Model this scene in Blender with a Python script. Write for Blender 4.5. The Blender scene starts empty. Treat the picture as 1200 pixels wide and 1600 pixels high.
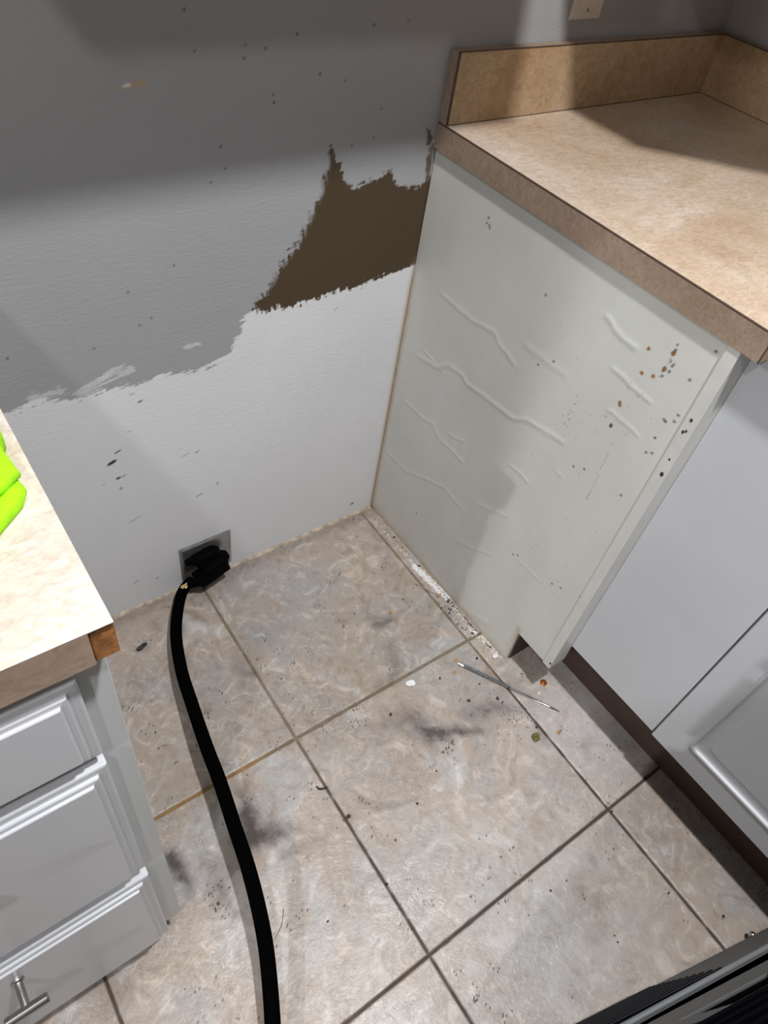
import bpy, bmesh, math, random
import numpy as np
from mathutils import Vector, Matrix

random.seed(7)
SC = bpy.context.scene
COL = SC.collection

# ------------------------------------------------------------------ camera
cam_data = bpy.data.cameras.new('camera')
cam = bpy.data.objects.new('camera', cam_data)
COL.objects.link(cam)
R_ = Vector((0.8070876, -0.5748023, 0.1349518))
U_ = Vector((0.3567772, 0.6569013, 0.6642219))
F_ = Vector((0.4704463, 0.4879376, -0.7352532))
cam.matrix_world = Matrix(((R_.x, U_.x, -F_.x, -0.82366), (R_.y, U_.y, -F_.y, -0.90944), (R_.z, U_.z, -F_.z, 1.32061), (0, 0, 0, 1)))
cam_data.sensor_fit = 'VERTICAL'
cam_data.sensor_height = 36.0
cam_data.lens = 36.0 * 1110.85 / 1600.0
cam_data.clip_start = 0.02
SC.camera = cam

# ------------------------------------------------------------------ world, exposure
w = bpy.data.worlds.new('world'); SC.world = w; w.use_nodes = True
w.node_tree.nodes['Background'].inputs[0].default_value = (0.9, 0.95, 1.0, 1)
w.node_tree.nodes['Background'].inputs[1].default_value = 0.03
SC.view_settings.view_transform = 'Standard'
SC.view_settings.look = 'None'
SC.view_settings.gamma = 1.0
SC.view_settings.use_curve_mapping = False
SC.view_settings.exposure = 0.0
SC.cycles.use_denoising = True
SC.cycles.max_bounces = 8

CEIL = 2.44
# ceiling lights, the last one added to brighten the side panel: (x, y, watts, diameter)
CANS = [(-1.50, -1.35, 14, 0.10), (-0.36, -1.02, 41, 0.09), (-3.2, -1.41, 68, 0.06)]
LAMP_COLOR = (0.98, 0.985, 1.0)

# ------------------------------------------------------------------ material helpers
def srgb(r, g, b):
    f = lambda c: (c / 255 / 12.92) if c / 255 <= 0.04045 else ((c / 255 + 0.055) / 1.055) ** 2.4
    return (f(r), f(g), f(b), 1)

class NT:
    def __init__(s, name, rough=0.6, color=(0.5, 0.5, 0.5, 1), metal=0.0, spec=0.5):
        s.m = bpy.data.materials.new(name); s.m.use_nodes = True
        s.t = s.m.node_tree; s.b = s.t.nodes['Principled BSDF']
        s.b.inputs['Base Color'].default_value = color
        s.b.inputs['Roughness'].default_value = rough
        s.b.inputs['Metallic'].default_value = metal
        s.b.inputs['Specular IOR Level'].default_value = spec
        s.coord = None
    def n(s, typ, **kw):
        x = s.t.nodes.new(typ)
        for k, v in kw.items(): setattr(x, k, v)
        return x
    def l(s, a, b): s.t.links.new(a, b)
    def pos(s, scale=(1, 1, 1), rot=(0, 0, 0)):
        g = s.n('ShaderNodeNewGeometry')
        mp = s.n('ShaderNodeMapping'); s.l(g.outputs['Position'], mp.inputs[0])
        mp.inputs['Scale'].default_value = scale
        mp.inputs['Rotation'].default_value = rot
        return mp.outputs[0]
    def noise(s, vec, scale, detail=4, rough=0.55, dist=0.0):
        x = s.n('ShaderNodeTexNoise'); s.l(vec, x.inputs['Vector'])
        x.inputs['Scale'].default_value = scale; x.inputs['Detail'].default_value = detail
        x.inputs['Roughness'].default_value = rough; x.inputs['Distortion'].default_value = dist
        return x.outputs['Fac']
    def ramp(s, fac, stops):
        x = s.n('ShaderNodeValToRGB'); s.l(fac, x.inputs[0])
        e = x.color_ramp.elements
        while len(e) < len(stops): e.new(0.5)
        for i, (p, c) in enumerate(stops):
            e[i].position = p; e[i].color = c if hasattr(c, '__len__') else (c, c, c, 1)
        return x.outputs[0]
    def mix(s, fac, a, b, mode='MIX'):
        x = s.n('ShaderNodeMix', data_type='RGBA', blend_type=mode)
        for sock, v in ((x.inputs[0], fac), (x.inputs[6], a), (x.inputs[7], b)):
            if hasattr(v, 'is_linked'): s.l(v, sock)
            else: sock.default_value = v
        return x.outputs[2]
    def math(s, op, a, b=0.0, c=None):
        x = s.n('ShaderNodeMath', operation=op)
        for i, v in enumerate((a, b) if c is None else (a, b, c)):
            if hasattr(v, 'is_linked'): s.l(v, x.inputs[i])
            else: x.inputs[i].default_value = v
        return x.outputs[0]
    def attr(s, name):
        x = s.n('ShaderNodeAttribute'); x.attribute_name = name; return x
    def bump(s, h, strength=0.3, dist=0.001):
        x = s.n('ShaderNodeBump'); s.l(h, x.inputs['Height'])
        x.inputs['Strength'].default_value = strength; x.inputs['Distance'].default_value = dist
        s.l(x.outputs[0], s.b.inputs['Normal']); return x
    def color(s, c): s.l(c, s.b.inputs['Base Color'])
    def rough(s, c): s.l(c, s.b.inputs['Roughness'])

def plain(name, col, rough=0.5, metal=0.0, var=0.08, scale=30, bump=0.0, bscale=200, bdist=0.0006, spec=0.5):
    a = NT(name, rough, col, metal, spec)
    v = a.noise(a.pos(), scale, 5)
    lo = tuple(c * (1 - var) for c in col[:3]) + (1,); hi = tuple(min(1, c * (1 + var)) for c in col[:3]) + (1,)
    a.color(a.ramp(v, [(0.3, lo), (0.7, hi)]))
    if bump: a.bump(a.noise(a.pos(), bscale, 3), bump, bdist)
    return a.m

# walls: flat paint with roller texture; colour comes from the painted patches
def mat_wall(name, use_attr, col=(0.36, 0.355, 0.355, 1)):
    a = NT(name, 0.62, (0.4, 0.4, 0.41, 1), spec=0.35)
    base = a.attr('paint').outputs['Color'] if use_attr else None
    big = a.noise(a.pos(), 3.0, 3)
    tone = a.ramp(big, [(0.3, (0.96, 0.96, 0.96, 1)), (0.7, (1.03, 1.03, 1.03, 1))])
    if base is None: base = col
    a.color(a.mix(1.0, base, tone, 'MULTIPLY'))
    h1 = a.noise(a.pos((60, 60, 190), (0, math.radians(-4), 0)), 1.0, 4, 0.6)
    h2 = a.noise(a.pos(), 330, 2)
    a.bump(a.math('ADD', h1, a.math('MULTIPLY', h2, 0.5)), 0.45, 0.0013)
    return a.m
M_WALLP = mat_wall('wall_paint_patched', True)
M_WALL = mat_wall('wall_paint', False)
M_CEIL = plain('ceiling_paint', (0.30, 0.29, 0.28, 1), 0.9)
M_WALLD = mat_wall('far_wall_paint', False, (0.12, 0.12, 0.12, 1))

def mat_floor():
    a = NT('marbled_ceramic_tile', 0.35, spec=0.45)
    p = a.pos()
    # big cloudy colour zones
    z = a.noise(p, 4.5, 4, 0.6, 0.8)
    c1 = a.ramp(z, [(0.32, (0.33, 0.315, 0.305, 1)), (0.44, (0.36, 0.315, 0.28, 1)), (0.54, (0.38, 0.31, 0.255, 1)), (0.66, (0.43, 0.405, 0.385, 1))])
    # curling veins
    v = a.noise(p, 21, 6, 0.66, 1.7)
    vein = a.ramp(v, [(0.34, (0.74, 0.70, 0.67, 1)), (0.46, (0.96, 0.95, 0.94, 1)), (0.55, (1.02, 1.02, 1.02, 1)), (0.66, (1.42, 1.44, 1.47, 1))])
    c2 = a.mix(0.85, c1, vein, 'MULTIPLY')
    # thin pale curls
    v2 = a.noise(p, 30, 4, 0.55, 2.0)
    ridge = a.math('ABSOLUTE', a.math('SUBTRACT', v2, 0.5))
    curl = a.ramp(ridge, [(0.0, 1.0), (0.018, 0.0)])
    zone = a.ramp(a.noise(p, 7, 3), [(0.45, 0.0), (0.62, 0.6)])
    f = a.math('MULTIPLY', curl, zone)
    c3 = a.mix(f, c2, (0.66, 0.63, 0.60, 1))
    darkz = a.ramp(a.noise(a.pos((1.3, 0.8, 1)), 55, 5, 0.7, 1.0), [(0.60, 0.0), (0.70, 0.5)])
    c3 = a.mix(darkz, c3, (0.22, 0.18, 0.16, 1))
    dsep = a.attr('dust').outputs['Fac']  # pale patch tint stored on the floor mesh
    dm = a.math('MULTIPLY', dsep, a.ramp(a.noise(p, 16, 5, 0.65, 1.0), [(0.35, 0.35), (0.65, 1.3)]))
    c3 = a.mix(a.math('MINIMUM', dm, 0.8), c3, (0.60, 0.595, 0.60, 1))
    # stains from the mesh
    at = a.attr('marks')
    sep = a.n('ShaderNodeSeparateColor'); a.l(at.outputs['Color'], sep.inputs[0])
    smear, powder, grout = sep.outputs[0], sep.outputs[1], sep.outputs[2]
    fine = a.noise(p, 120, 5, 0.7, 0.6)
    med = a.noise(p, 30, 5, 0.65, 1.2)
    mod = a.math('ADD', a.math('MULTIPLY', fine, 0.9), a.math('MULTIPLY', med, 0.8))
    sm = a.math('MULTIPLY', smear, a.ramp(mod, [(0.5, 0.75), (1.0, 1.35)]))
    c4 = a.mix(a.math('MINIMUM', sm, 0.92), c3, (0.06, 0.045, 0.042, 1))
    pw = a.ramp(a.math('ADD', powder, a.math('MULTIPLY', a.math('SUBTRACT', fine, 0.5), 1.2)), [(0.42, 0.0), (0.62, 1.0)])
    pw = a.math('MULTIPLY', pw, a.math('GREATER_THAN', powder, 0.02))
    c5 = a.mix(pw, c4, (0.78, 0.77, 0.75, 1))
    gcol = a.attr('groutcol').outputs['Color']
    gn = a.ramp(a.noise(p, 60, 4), [(0.3, (0.75, 0.75, 0.75, 1)), (0.7, (1.2, 1.2, 1.2, 1))])
    gcol = a.mix(1.0, gcol, gn, 'MULTIPLY')
    c6 = a.mix(grout, c5, gcol)
    a.color(c6)
    rr = a.math('ADD', a.math('MULTIPLY', a.noise(p, 12, 3), 0.2), 0.24)
    rr = a.math('ADD', rr, a.math('MULTIPLY', a.math('ADD', grout, smear), 0.4))
    a.rough(rr)
    h = a.math('ADD', a.math('MULTIPLY', a.noise(p, 48, 5, 0.6, 2.0), 1.0), a.math('MULTIPLY', a.noise(p, 170, 4, 0.6), 0.35))
    a.bump(h, 0.55, 0.0022)
    return a.m
M_FLOOR = mat_floor()

def mat_laminate(name, lo, mid, hi):
    a = NT(name, 0.42, spec=0.4)
    p = a.pos()
    z = a.noise(p, 5, 4, 0.6, 0.6)
    c = a.ramp(z, [(0.32, lo), (0.5, mid), (0.68, hi)])
    v = a.noise(a.pos((1, 2.0, 1.4), (0.3, 0.2, 0.5)), 70, 5, 0.7, 1.0)
    t = a.ramp(v, [(0.33, (0.80, 0.77, 0.72, 1)), (0.62, (1.10, 1.11, 1.13, 1))])
    c = a.mix(1.0, c, t, 'MULTIPLY')
    s = a.ramp(a.noise(p, 13, 5, 0.6, 1.5), [(0.55, 0.0), (0.72, 0.35)])
    c = a.mix(s, c, tuple(x * 0.8 for x in mid[:3]) + (1,))
    a.color(c)
    a.bump(a.noise(p, 300, 3), 0.15, 0.0004)
    return a.m
M_LAM = mat_laminate('beige_mottled_laminate', (0.43, 0.31, 0.21, 1), (0.50, 0.395, 0.30, 1), (0.57, 0.485, 0.41, 1))
M_LAML = mat_laminate('lit_mottled_laminate', (0.60, 0.50, 0.41, 1), (0.64, 0.565, 0.495, 1), (0.69, 0.635, 0.585, 1))  # same laminate, paled to carry the strong light on the left worktop
M_EDGE = mat_laminate('brown_edge_laminate', (0.27, 0.185, 0.125, 1), (0.31, 0.225, 0.165, 1), (0.36, 0.27, 0.205, 1))
M_SPLASH = mat_laminate('shaded_backsplash_laminate', (0.36, 0.235, 0.13, 1), (0.42, 0.295, 0.18, 1), (0.47, 0.355, 0.25, 1))  # same laminate as the worktop, with shade and warm bounce in the colour
M_SEAM = plain('dark_laminate_core', (0.07, 0.042, 0.028, 1), 0.6)
M_WOOD = plain('raw_particle_board', (0.30, 0.12, 0.03, 1), 0.8, var=0.5, scale=150, bump=0.5)

def mat_panel():
    a = NT('painted_side_panel', 0.33, spec=0.45)
    at = a.attr('marks')
    sep = a.n('ShaderNodeSeparateColor'); a.l(at.outputs['Color'], sep.inputs[0])
    speck, stain, rust = sep.outputs[0], sep.outputs[1], sep.outputs[2]
    n = a.noise(a.pos((1, 1, 0.5)), 9, 4, 0.6)
    c = a.ramp(n, [(0.3, (0.60, 0.595, 0.55, 1)), (0.7, (0.66, 0.66, 0.625, 1))])
    st = a.math('MULTIPLY', stain, a.ramp(a.noise(a.pos(), 70, 4), [(0.3, 0.5), (0.7, 1.0)]))
    c = a.mix(st, c, (0.42, 0.30, 0.15, 1))
    c = a.mix(a.math('MULTIPLY', speck, 0.95), c, (0.045, 0.024, 0.014, 1))
    c = a.mix(rust, c, (0.30, 0.12, 0.03, 1))
    a.color(c)
    a.rough(a.math('ADD', a.math('MULTIPLY', n, 0.15), 0.25))
    return a.m
M_PANEL = mat_panel()
M_STILE = plain('cream_stile_paint', (0.63, 0.62, 0.585, 1), 0.35, var=0.04, scale=20)
M_WHITE = plain('satin_white_cabinet_paint', (0.54, 0.55, 0.575, 1), 0.32, var=0.03, scale=6, bump=0.08, bscale=90)
M_FRAME = plain('grey_white_face_frame_paint', (0.57, 0.595, 0.59, 1), 0.38, var=0.03, scale=8, bump=0.08, bscale=90)
M_DARKIN = plain('unpainted_toe_kick', (0.07, 0.042, 0.030, 1), 0.8)
M_CAULK = plain('yellowed_caulk', (0.42, 0.35, 0.26, 1), 0.5, var=0.4, scale=60, bump=0.6)
M_CORD = plain('black_rubber', (0.0015, 0.0015, 0.0016, 1), 0.8, var=0.1, spec=0.0)
M_PLUG = plain('black_moulded_plastic', (0.0018, 0.0018, 0.0018, 1), 0.55, var=0.1, spec=0.02)
M_STEEL = plain('brushed_steel_plate', (0.36, 0.36, 0.36, 1), 0.38, 0.85, var=0.2, scale=40)
M_NICKEL = plain('brushed_nickel', (0.42, 0.41, 0.40, 1), 0.28, 1.0)
M_CHROME = plain('polished_steel', (0.62, 0.63, 0.65, 1), 0.2, 1.0)
M_GRIPM = plain('worn_grey_steel', (0.22, 0.23, 0.25, 1), 0.45, 0.8, var=0.4, scale=300)
M_BRASS = plain('bare_wire_gold', (0.60, 0.45, 0.20, 1), 0.35, 0.6)
M_COPPER = plain('copper_orange', (0.52, 0.17, 0.045, 1), 0.25, 0.7, var=0.4, scale=500)
M_AMBER = plain('amber_grain', (0.45, 0.22, 0.06, 1), 0.4, var=0.3, scale=500)
M_BLACKCHIP = plain('charred_black', (0.012, 0.010, 0.009, 1), 0.6)
M_CRUMB = plain('brown_crumb', (0.06, 0.032, 0.018, 1), 0.8, var=0.6, scale=400)
M_CRUMBW = plain('white_plaster_chip', (0.75, 0.74, 0.74, 1), 0.7)
M_MOSS = plain('olive_fluff', (0.14, 0.13, 0.035, 1), 0.9, var=0.6, scale=700)
M_RANGE = plain('dark_grey_sheet_metal', (0.095, 0.10, 0.10, 1), 0.6, 0.0, var=0.12, scale=20)
M_RANGEL = plain('grey_rolled_edge', (0.12, 0.125, 0.13, 1), 0.6, 0.0)
M_BLACKM = plain('black_louvre_metal', (0.006, 0.006, 0.008, 1), 0.8, spec=0.0)
M_LIP = plain('dull_black_lip', (0.035, 0.035, 0.038, 1), 0.7, spec=0.1)
M_LIME = plain('lime_green_microfibre', (0.33, 0.75, 0.0, 1), 0.9, var=0.15, scale=90, bump=0.6, bscale=500)
M_PLATE = plain('off_white_cover_plate', (0.60, 0.54, 0.50, 1), 0.35)
M_DARKSLOT = plain('dark_slot', (0.02, 0.015, 0.012, 1), 0.6)
M_APPL = plain('white_appliance_enamel', (0.75, 0.75, 0.74, 1), 0.3)
M_UPPER = plain('upper_cabinet_paint', (0.60, 0.60, 0.60, 1), 0.5)

def mat_lamp():
    m = bpy.data.materials.new('lamp_lens'); m.use_nodes = True
    b = m.node_tree.nodes['Principled BSDF']
    b.inputs['Emission Color'].default_value = (1, 0.95, 0.88, 1); b.inputs['Emission Strength'].default_value = 6
    return m
M_LAMP = mat_lamp()

# ------------------------------------------------------------------ object helpers
def link(name, me, mat=None, parent=None):
    o = bpy.data.objects.new(name, me); COL.objects.link(o)
    if mat is not None: me.materials.append(mat)
    if parent is not None: o.parent = parent
    return o
def obj(name, bm, mat, parent=None, smooth=False, bevel=0.0, seg=2):
    me = bpy.data.meshes.new(name)
    bmesh.ops.recalc_face_normals(bm, faces=bm.faces)
    bm.to_mesh(me); bm.free()
    if smooth:
        for p in me.polygons: p.use_smooth = True
    o = link(name, me, mat, parent)
    if bevel:
        md = o.modifiers.new('bevel', 'BEVEL'); md.width = bevel; md.segments = seg; md.limit_method = 'ANGLE'; md.angle_limit = math.radians(40)
    return o
def thing(name, label, cat, loc=(0, 0, 0), rotz=0.0, group=None):
    o = bpy.data.objects.new(name, None); COL.objects.link(o)
    o.location = loc; o.rotation_euler = (0, 0, rotz); o.empty_display_size = 0.05
    tag(o, label, cat, group); return o
def tag(o, label, cat, group=None):
    o['label'] = label; o['category'] = cat
    if group: o['group'] = group
    return o
def struct(o): o['kind'] = 'structure'; return o
def box(bm, x0, x1, y0, y1, z0, z1, mat=None):
    vs = [bm.verts.new(p) for p in ((x0, y0, z0), (x1, y0, z0), (x1, y1, z0), (x0, y1, z0), (x0, y0, z1), (x1, y0, z1), (x1, y1, z1), (x0, y1, z1))]
    if mat is not None:
        for v in vs: v.co = mat @ v.co
    for f in ((0, 3, 2, 1), (4, 5, 6, 7), (0, 1, 5, 4), (1, 2, 6, 5), (2, 3, 7, 6), (3, 0, 4, 7)):
        bm.faces.new([vs[i] for i in f])
def boxes(*bs):
    bm = bmesh.new()
    for b in bs: box(bm, *b)
    return bm
def prism(bm, pts, axis, a, b):
    # pts 2D outline, extruded along axis between a and b
    def P(p, t):
        return {'z': (p[0], p[1], t), 'y': (p[0], t, p[1]), 'x': (t, p[0], p[1])}[axis]
    v0 = [bm.verts.new(P(p, a)) for p in pts]; v1 = [bm.verts.new(P(p, b)) for p in pts]
    bm.faces.new(v0); bm.faces.new(v1[::-1])
    n = len(pts)
    for i in range(n): bm.faces.new((v0[i], v0[(i + 1) % n], v1[(i + 1) % n], v1[i]))
def tube(bm, pts, radii, n=12, flat=1.0, cap=True):
    pts = [Vector(p) for p in pts]
    rings = []
    for i, p in enumerate(pts):
        t = (pts[min(i + 1, len(pts) - 1)] - pts[max(i - 1, 0)]).normalized()
        up = Vector((0, 0, 1)) if abs(t.z) < 0.9 else Vector((0, 1, 0))
        s = t.cross(up).normalized(); u = s.cross(t).normalized()
        r = radii[i] if hasattr(radii, '__len__') else radii
        rings.append([bm.verts.new(p + s * math.cos(k * 2 * math.pi / n) * r + u * math.sin(k * 2 * math.pi / n) * r * flat) for k in range(n)])
    for a, b in zip(rings, rings[1:]):
        for k in range(n): bm.faces.new((a[k], a[(k + 1) % n], b[(k + 1) % n], b[k]))
    if cap: bm.faces.new(rings[0][::-1]); bm.faces.new(rings[-1])
def catmull(P, n=8):
    P = [Vector(p) for p in P]; Q = [P[0] * 2 - P[1]] + P + [P[-1] * 2 - P[-2]]
    out = []
    for i in range(1, len(Q) - 2):
        for k in range(n):
            t = k / n; a, b, c, d = Q[i - 1:i + 3]
            out.append(0.5 * ((2 * b) + (c - a) * t + (2 * a - 5 * b + 4 * c - d) * t * t + (3 * b - a - 3 * c + d) * t ** 3))
    out.append(P[-1]); return out

# ---- numpy helpers
def vnoise(x, y, seed=0):
    rng = np.random.default_rng(seed); T = rng.random((256, 256))
    xi = np.floor(x).astype(int); yi = np.floor(y).astype(int); fx = x - xi; fy = y - yi
    fx = fx * fx * (3 - 2 * fx); fy = fy * fy * (3 - 2 * fy)
    g = lambda a, b: T[a % 256, b % 256]
    return (g(xi, yi) * (1 - fx) + g(xi + 1, yi) * fx) * (1 - fy) + (g(xi, yi + 1) * (1 - fx) + g(xi + 1, yi + 1) * fx) * fy
def fbm(x, y, seed=0, o=4):
    s = 0; a = 0.5; t = 0
    for i in range(o): s = s + a * vnoise(x * 2 ** i, y * 2 ** i, seed + i); t += a; a *= 0.5
    return s / t
def segdist(X, Y, a, b):
    ax, ay = a; bx, by = b; dx, dy = bx - ax, by - ay
    t = np.clip(((X - ax) * dx + (Y - ay) * dy) / max(dx * dx + dy * dy, 1e-12), 0, 1)
    return np.hypot(X - ax - t * dx, Y - ay - t * dy), t
def sdpoly(X, Y, poly):
    d = np.full(X.shape, 1e9); ins = np.zeros(X.shape, bool)
    for i in range(len(poly)):
        a, b = poly[i], poly[(i + 1) % len(poly)]
        d = np.minimum(d, segdist(X, Y, a, b)[0])
        c = (a[1] > Y) != (b[1] > Y)
        with np.errstate(divide='ignore', invalid='ignore'):
            xs = (b[0] - a[0]) * (Y - a[1]) / (b[1] - a[1] if b[1] != a[1] else 1e-9) + a[0]
        ins ^= c & (X < xs)
    return np.where(ins, d, -d)
def sstep(x, a, b):
    t = np.clip((x - a) / (b - a), 0, 1); return t * t * (3 - 2 * t)
def grid_mesh(name, U, V, fn, flip=False):
    # fn(u, v) -> (N,3) positions
    uu, vv = np.meshgrid(U, V); P = fn(uu.ravel(), vv.ravel())
    nu, nv = len(U), len(V)
    i = np.arange(nu * nv).reshape(nv, nu)
    q = np.stack([i[:-1, :-1], i[:-1, 1:], i[1:, 1:], i[1:, :-1]], -1).reshape(-1, 4)
    if flip: q = q[:, ::-1]
    me = bpy.data.meshes.new(name)
    me.vertices.add(len(P)); me.vertices.foreach_set('co', P.astype(np.float32).ravel())
    me.loops.add(q.size); me.loops.foreach_set('vertex_index', q.ravel().astype(np.int32))
    me.polygons.add(len(q)); me.polygons.foreach_set('loop_start', np.arange(0, q.size, 4).astype(np.int32))
    me.update(calc_edges=True); me.validate()
    me.polygons.foreach_set('use_smooth', np.ones(len(q), bool))
    return me, uu.ravel(), vv.ravel()
def set_attr(me, name, arr):
    a = me.attributes.new(name, 'FLOAT_COLOR', 'POINT')
    rgba = np.ones((len(arr), 4), np.float32); rgba[:, :3] = arr
    a.data.foreach_set('color', rgba.ravel())
def axis(fine0, fine1, step, lo, hi, extra=()):
    a = list(np.arange(fine0, fine1 + 1e-9, step)) + list(np.arange(lo, fine0, 0.15)) + list(np.arange(hi, fine1, -0.15)) + list(extra)
    a = np.unique(np.round(np.array(a), 5)); keep = [a[0]]
    for v in a[1:]:
        if v - keep[-1] > 0.0003: keep.append(v)
    return np.array(keep)

# ================================================================== SETTING
XL, XR, YF = -4.2, 0.69, -4.2
# ---- floor: 43 cm tiles laid very slightly off square
ROT = -0.0114; TX, TY = 0.4371, 0.4315; OX, OY = -0.0344, -0.4345
cr, sr = math.cos(ROT), math.sin(ROT)
gu = [k * TX + e for k in range(-10, 4) for e in (-0.0048, -0.0036, -0.002, 0, 0.002, 0.0036, 0.0048)]
gv = [k * TY + e for k in range(-10, 4) for e in (-0.0048, -0.0036, -0.002, 0, 0.002, 0.0036, 0.0048)]
gu = [g for g in gu if XL - 0.1 - OX < g < XR + 0.1 - OX]; gv = [g for g in gv if YF - 0.1 - OY < g < 0.05 - OY]
U = axis(-0.80, 0.20, 0.0025, XL - OX - 0.1, XR - OX + 0.1, gu)
V = axis(-0.80, 0.46, 0.0025, YF - OY - 0.1, 0.10 - OY, gv)
def gdist(u, T): return np.abs(u - np.round(u / T) * T)
def floor_fn(u, v):
    d = np.minimum(gdist(u, TX) - 0.0004 * 0, gdist(v, TY))
    wob = (vnoise(u * 60, v * 60, 3) - 0.5) * 0.0012
    z = -0.0022 * (1 - sstep(d + wob, 0.0022, 0.0046))
    return np.stack([OX + u * cr - v * sr, OY + u * sr + v * cr, z], 1)
me, fu, fv = grid_mesh('floor', U, V, floor_fn)
FX = OX + fu * cr - fv * sr; FY = OY + fu * sr + fv * cr
wob = (vnoise(fu * 60, fv * 60, 3) - 0.5) * 0.0012
du, dv = gdist(fu, TX) + wob, gdist(fv, TY) + wob
grout = 1 - sstep(np.minimum(du + 0.0007, dv), 0.0026, 0.0038)
# grout colour: dark brown near the viewer, tan towards the wall, gold streak by the left cabinet
tan = np.array([0.19, 0.14, 0.095]); dark = np.array([0.065, 0.045, 0.035]); gold = np.array([0.26, 0.15, 0.05]); pale = np.array([0.36, 0.31, 0.26])
k = sstep(FY, -0.62, -0.40)[:, None]; gc = dark * (1 - k) + tan * k
k = (sstep(FX, -0.50, -0.57) * (np.abs(dv) < 0.01) * (np.abs(fv) < 0.05))[:, None]; gc = gc * (1 - k) + gold * k
smear = np.zeros(len(FX))
def blob(cx, cy, rx, ry, ang, amt, seed, p=1.0):
    global smear
    ca, sa = math.cos(ang), math.sin(ang); X = FX - cx; Y = FY - cy
    X = X + (fbm(FX * 22, FY * 22, seed) - 0.5) * 0.06; Y = Y + (fbm(FX * 22, FY * 22, seed + 9) - 0.5) * 0.06
    r = np.sqrt(((X * ca + Y * sa) / rx) ** 2 + ((-X * sa + Y * ca) / ry) ** 2)
    smear = np.maximum(smear, amt * np.exp(-(r ** 2) * p))
def smear_line(pts, wd, amt, seed):
    global smear
    X = FX + (fbm(FX * 40, FY * 40, seed) - 0.5) * 0.022; Y = FY + (fbm(FX * 40, FY * 40, seed + 5) - 0.5) * 0.022
    for i in range(len(pts) - 1):
        d, t = segdist(X, Y, pts[i][:2], pts[i + 1][:2])
        w_ = wd[i] * (1 - t) + wd[i + 1] * t; am = amt[i] * (1 - t) + amt[i + 1] * t
        smear = np.maximum(smear, am * np.exp(-(d / (w_ * 1.25)) ** 1.7) * (0.72 + 0.56 * fbm(FX * 70, FY * 70, seed + 3)))
# grey-black scuffs
smear_line([(-0.3317, -0.4957), (-0.2552, -0.5111), (-0.2429, -0.5634), (-0.1957, -0.5833), (-0.1467, -0.6106)], [0.020, 0.022, 0.018, 0.012, 0.007], [0.25, 0.5, 0.85, 0.75, 0.4], 11)
smear_line([(-0.1479, -0.5774), (-0.0876, -0.5897), (-0.0504, -0.6293)], [0.02, 0.018, 0.012], [0.35, 0.5, 0.2], 12)
smear_line([(-0.5977, -0.4496), (-0.6194, -0.5074), (-0.6309, -0.5451)], [0.006, 0.018, 0.02], [0.35, 0.85, 0.85], 13)
smear_line([(-0.6321, -0.5380), (-0.5951, -0.5556), (-0.5527, -0.5830)], [0.022, 0.017, 0.006], [0.85, 0.75, 0.2], 14)
smear_line([(-0.7592, -0.4985), (-0.7587, -0.5346), (-0.7505, -0.5656)], [0.012, 0.012, 0.008], [0.75, 0.7, 0.3], 15)
smear_line([(-0.7062, -0.5573), (-0.7108, -0.6012), (-0.7088, -0.6309)], [0.018, 0.016, 0.01], [0.4, 0.45, 0.3], 16)
smear_line([(-0.1908, -0.2941), (-0.1511, -0.2999)], [0.010, 0.008], [0.5, 0.55], 17)
smear_line([(-0.4352, -0.5921), (-0.3932, -0.6355), (-0.3444, -0.6502)], [0.006, 0.006, 0.004], [0.3, 0.4, 0.2], 18)
smear_line([(-0.6021, -0.6013), (-0.5665, -0.6059), (-0.5052, -0.6139)], [0.01, 0.01, 0.004], [0.3, 0.25, 0.15], 19)
smear_line([(-0.1934, -0.3586), (-0.2111, -0.4112), (-0.2585, -0.4260)], [0.012, 0.012, 0.012], [0.3, 0.3, 0.25], 20)
smear_line([(-0.0418, -0.6594), (-0.0448, -0.7138)], [0.010, 0.006], [0.4, 0.2], 21)
blob(*(-0.4900, -0.2517), 0.03, 0.015, 0.8, 0.25, 22)
blob(*(-0.1904, -0.9707), 0.05, 0.02, 0.3, 0.18, 23)
blob(*(-0.3183, -0.5952), 0.10, 0.05, 0.3, 0.16, 24)
blob(*(-0.5890, -0.7051), 0.08, 0.05, 0.9, 0.10, 25)
blob(*(-0.0368, -0.5431), 0.09, 0.03, -0.8, 0.18, 26)
blob(*(-0.6053, -0.4067), 0.012, 0.008, 0, 0.4, 27)
# darker band along the wall foot
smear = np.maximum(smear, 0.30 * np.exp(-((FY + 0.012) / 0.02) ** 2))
# fine grit sprinkled in clumps
clump = fbm(FX * 14, FY * 14, 31)
spk = vnoise(FX * 420, FY * 420, 32)
smear = np.maximum(smear, 0.9 * ((spk > 0.93) & (clump > 0.60)))
for c_ in ((-0.7194, -0.6068), (-0.0631, -0.6131), (-0.3436, -0.4566), (-0.2345, -0.6105), (-0.0544, -0.6434)):
    rr_ = np.hypot(FX - c_[0], FY - c_[1]); smear = np.maximum(smear, 0.9 * (vnoise(FX * 380, FY * 380, 35) > 0.86) * (rr_ < 0.028))
powder = np.zeros(len(FX))
for a_, b_, w_, m_ in (((-0.0157, -0.0850), (-0.0119, -0.2122), 0.009, 0.45), ((-0.0146, -0.2107), (-0.0026, -0.3240), 0.013, 0.75), ((-0.0083, -0.3310), (-0.0067, -0.4218), 0.013, 0.42), ((-0.0093, -0.4202), (0.0088, -0.5051), 0.012, 0.55), ((-0.0091, -0.4907), (0.0152, -0.6098), 0.018, 0.30), ((-0.0433, -0.0126), (-0.0157, -0.0850), 0.009, 0.35)):
    d, t = segdist(FX, FY, a_, b_); powder = np.maximum(powder, m_ * np.exp(-(d / w_) ** 2))
dust = np.zeros(len(FX))  # 'dust' is only a pale grey-white tint in soft round patches
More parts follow.
